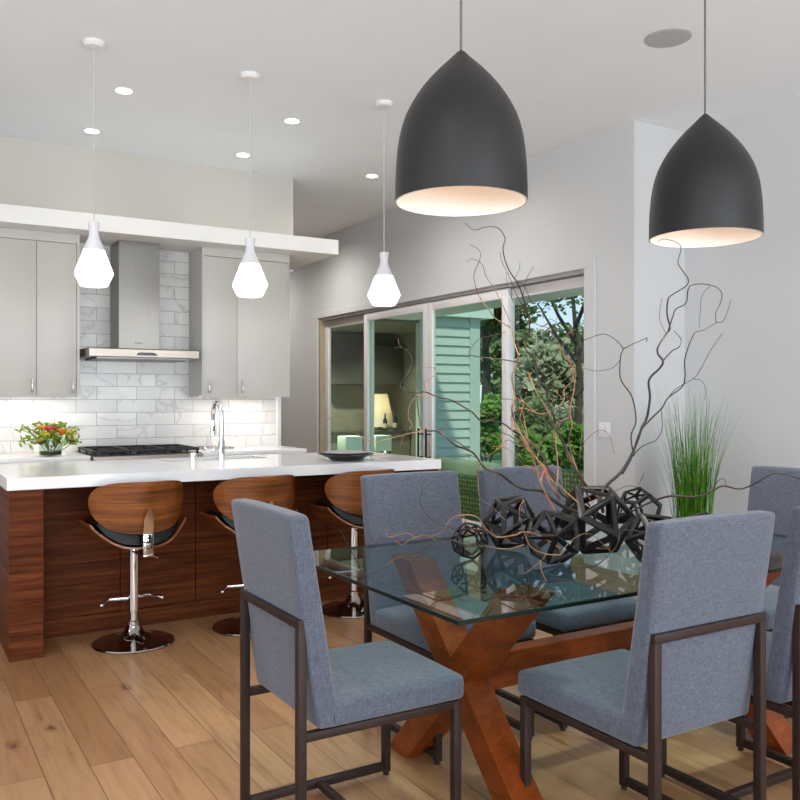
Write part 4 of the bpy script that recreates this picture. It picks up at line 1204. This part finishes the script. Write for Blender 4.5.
TREES = [(550, 27, 3.5, 1.75, 'leafp', 'pale broad tree in the middle of the view through the right glass door'),
         (594, 33, 4.3, 2.0, 'leafg', 'mid green tree at the right edge of the right glass door'),
         (508, 31, 3.9, 1.7, 'leafg', 'mid green tree beside the post of the right glass door'),
         (572, 41, 5.2, 2.3, 'leafd', 'tall dark tree rising behind the pale trees'),
         (532, 50, 5.4, 2.4, 'leafp', 'pale tree far back between two darker ones'),
         (484, 24, 6.0, 1.8, 'leafd', 'dark tree filling the narrow gap beside the white siding'),
         (494, 46, 6.6, 2.4, 'leafd', 'dark tree far back behind the door post')]
for (px, t_, h, rad, mt, lab) in TREES:
    x, y = at(px, t_)
    tree(x, y, h, rad, mt, lab, 3200, .16, (1, 1, .95))
x, y = at(576, 17)
tree(x, y, 4.6, 1.15, 'leafd', 'sparse overhanging tree with dark leaves against the blue sky', 420, .08, (1.7, 1.7, .5), zc=3.5)
for i, (px, t_, r_, mt, lab) in enumerate([(487, 16.6, .55, 'leafb', 'bright green shrub in the gap beside the white siding'), (521, 14.6, .5, 'leafb', 'bright green shrub low at the left of the right glass door'), (548, 16.6, .55, 'leafg', 'mid green shrub low in the middle of the right glass door'), (574, 14.8, .52, 'leafb', 'bright green shrub low at the right of the right glass door'), (536, 22.5, .85, 'leafg', 'wide green bush under the pale trees, left of centre'), (570, 20.5, .9, 'leafp', 'wide pale bush under the trees, right of centre'), (503, 20, .85, 'leafd', 'dark bush low behind the door post')]):
    x, y = at(px, t_)
    t = thing('garden_shrub', lab, 'shrub', (x, y, -.1), 0, 'shrubs in the garden')
    m_ = MB()
    for k in range(5):
        a = k * 1.26
        m_.tube([(x, y, -.1), (x + math.cos(a) * r_ * .3, y + math.sin(a) * r_ * .3, r_ * .6)], [.02, .01], 6)
    m_.build('stems', M['trunk'], t)
    f = MB(); crown(f, (x, y, r_ * (.9 if i else 1.3)), r_, 1500, .07 if r_ < 1 else .1, (1, 1, .95 if i else 1.7))
    f.build('foliage', M[mt], t, smooth=0)['kind'] = 'stuff'

# ------------------------------------------------------------------ light
wd = bpy.data.worlds.new('world'); sc.world = wd; wd.use_nodes = True
nt = wd.node_tree; nt.nodes.clear()
out = nt.nodes.new('ShaderNodeOutputWorld'); bg = nt.nodes.new('ShaderNodeBackground')
tc = nt.nodes.new('ShaderNodeTexCoord'); sx = nt.nodes.new('ShaderNodeSeparateXYZ'); rp = nt.nodes.new('ShaderNodeValToRGB')
e = rp.color_ramp.elements
e[0].position = 0; e[0].color = lin((214, 226, 240)); e[1].position = .35; e[1].color = lin((128, 178, 232))
nt.links.new(tc.outputs['Generated'], sx.inputs[0]); nt.links.new(sx.outputs['Z'], rp.inputs['Fac']); nt.links.new(rp.outputs['Color'], bg.inputs['Color'])
bg.inputs['Strength'].default_value = 1.1
nt.links.new(bg.outputs[0], out.inputs['Surface'])
sl = bpy.data.lights.new('sun', 'SUN'); sl.energy = 2.4; sl.angle = R(3); sl.color = (1, .95, .86)
so = bpy.data.objects.new('sun', sl); C.objects.link(so)
so.rotation_euler = Vector((-.28, -.55, .78)).to_track_quat('Z', 'Y').to_euler()
so.location = (0, 0, 20)
def area(name, loc, target, sx_, sy_, power, col):
    ld = bpy.data.lights.new(name, 'AREA'); ld.shape = 'RECTANGLE'; ld.size = sx_; ld.size_y = sy_; ld.energy = power; ld.color = col
    o = bpy.data.objects.new(name, ld); C.objects.link(o); o.location = loc
    o.rotation_euler = (Vector(loc) - Vector(target)).to_track_quat('Z', 'Y').to_euler()
    return o
DAY = (.90, .96, 1)
area('window_fill', (-1.0, -4.0, 1.2), (-1.0, -1.5, 3.4), 3.1, 1.8, 150, DAY)  # fill lamps added at the unseen windows, tilted up to lift the ceiling
area('window_fill', (3.0, -4.0, 1.2), (3.0, -1.0, 2.6), 3.1, 1.8, 190, DAY)
area('window_fill', (-4.0, -.9, 1.2), (-2.6, -.9, 3.4), 3.3, 1.8, 110, DAY)
area('window_fill', (-4.0, 3.1, 1.4), (-2.4, 3.1, 3.3), 2.9, 1.0, 45, DAY)

vs = sc.view_settings
vs.view_transform = 'Standard'; vs.look = 'None'; vs.gamma = 1.0; vs.exposure = 0.37
vs.use_curve_mapping = False
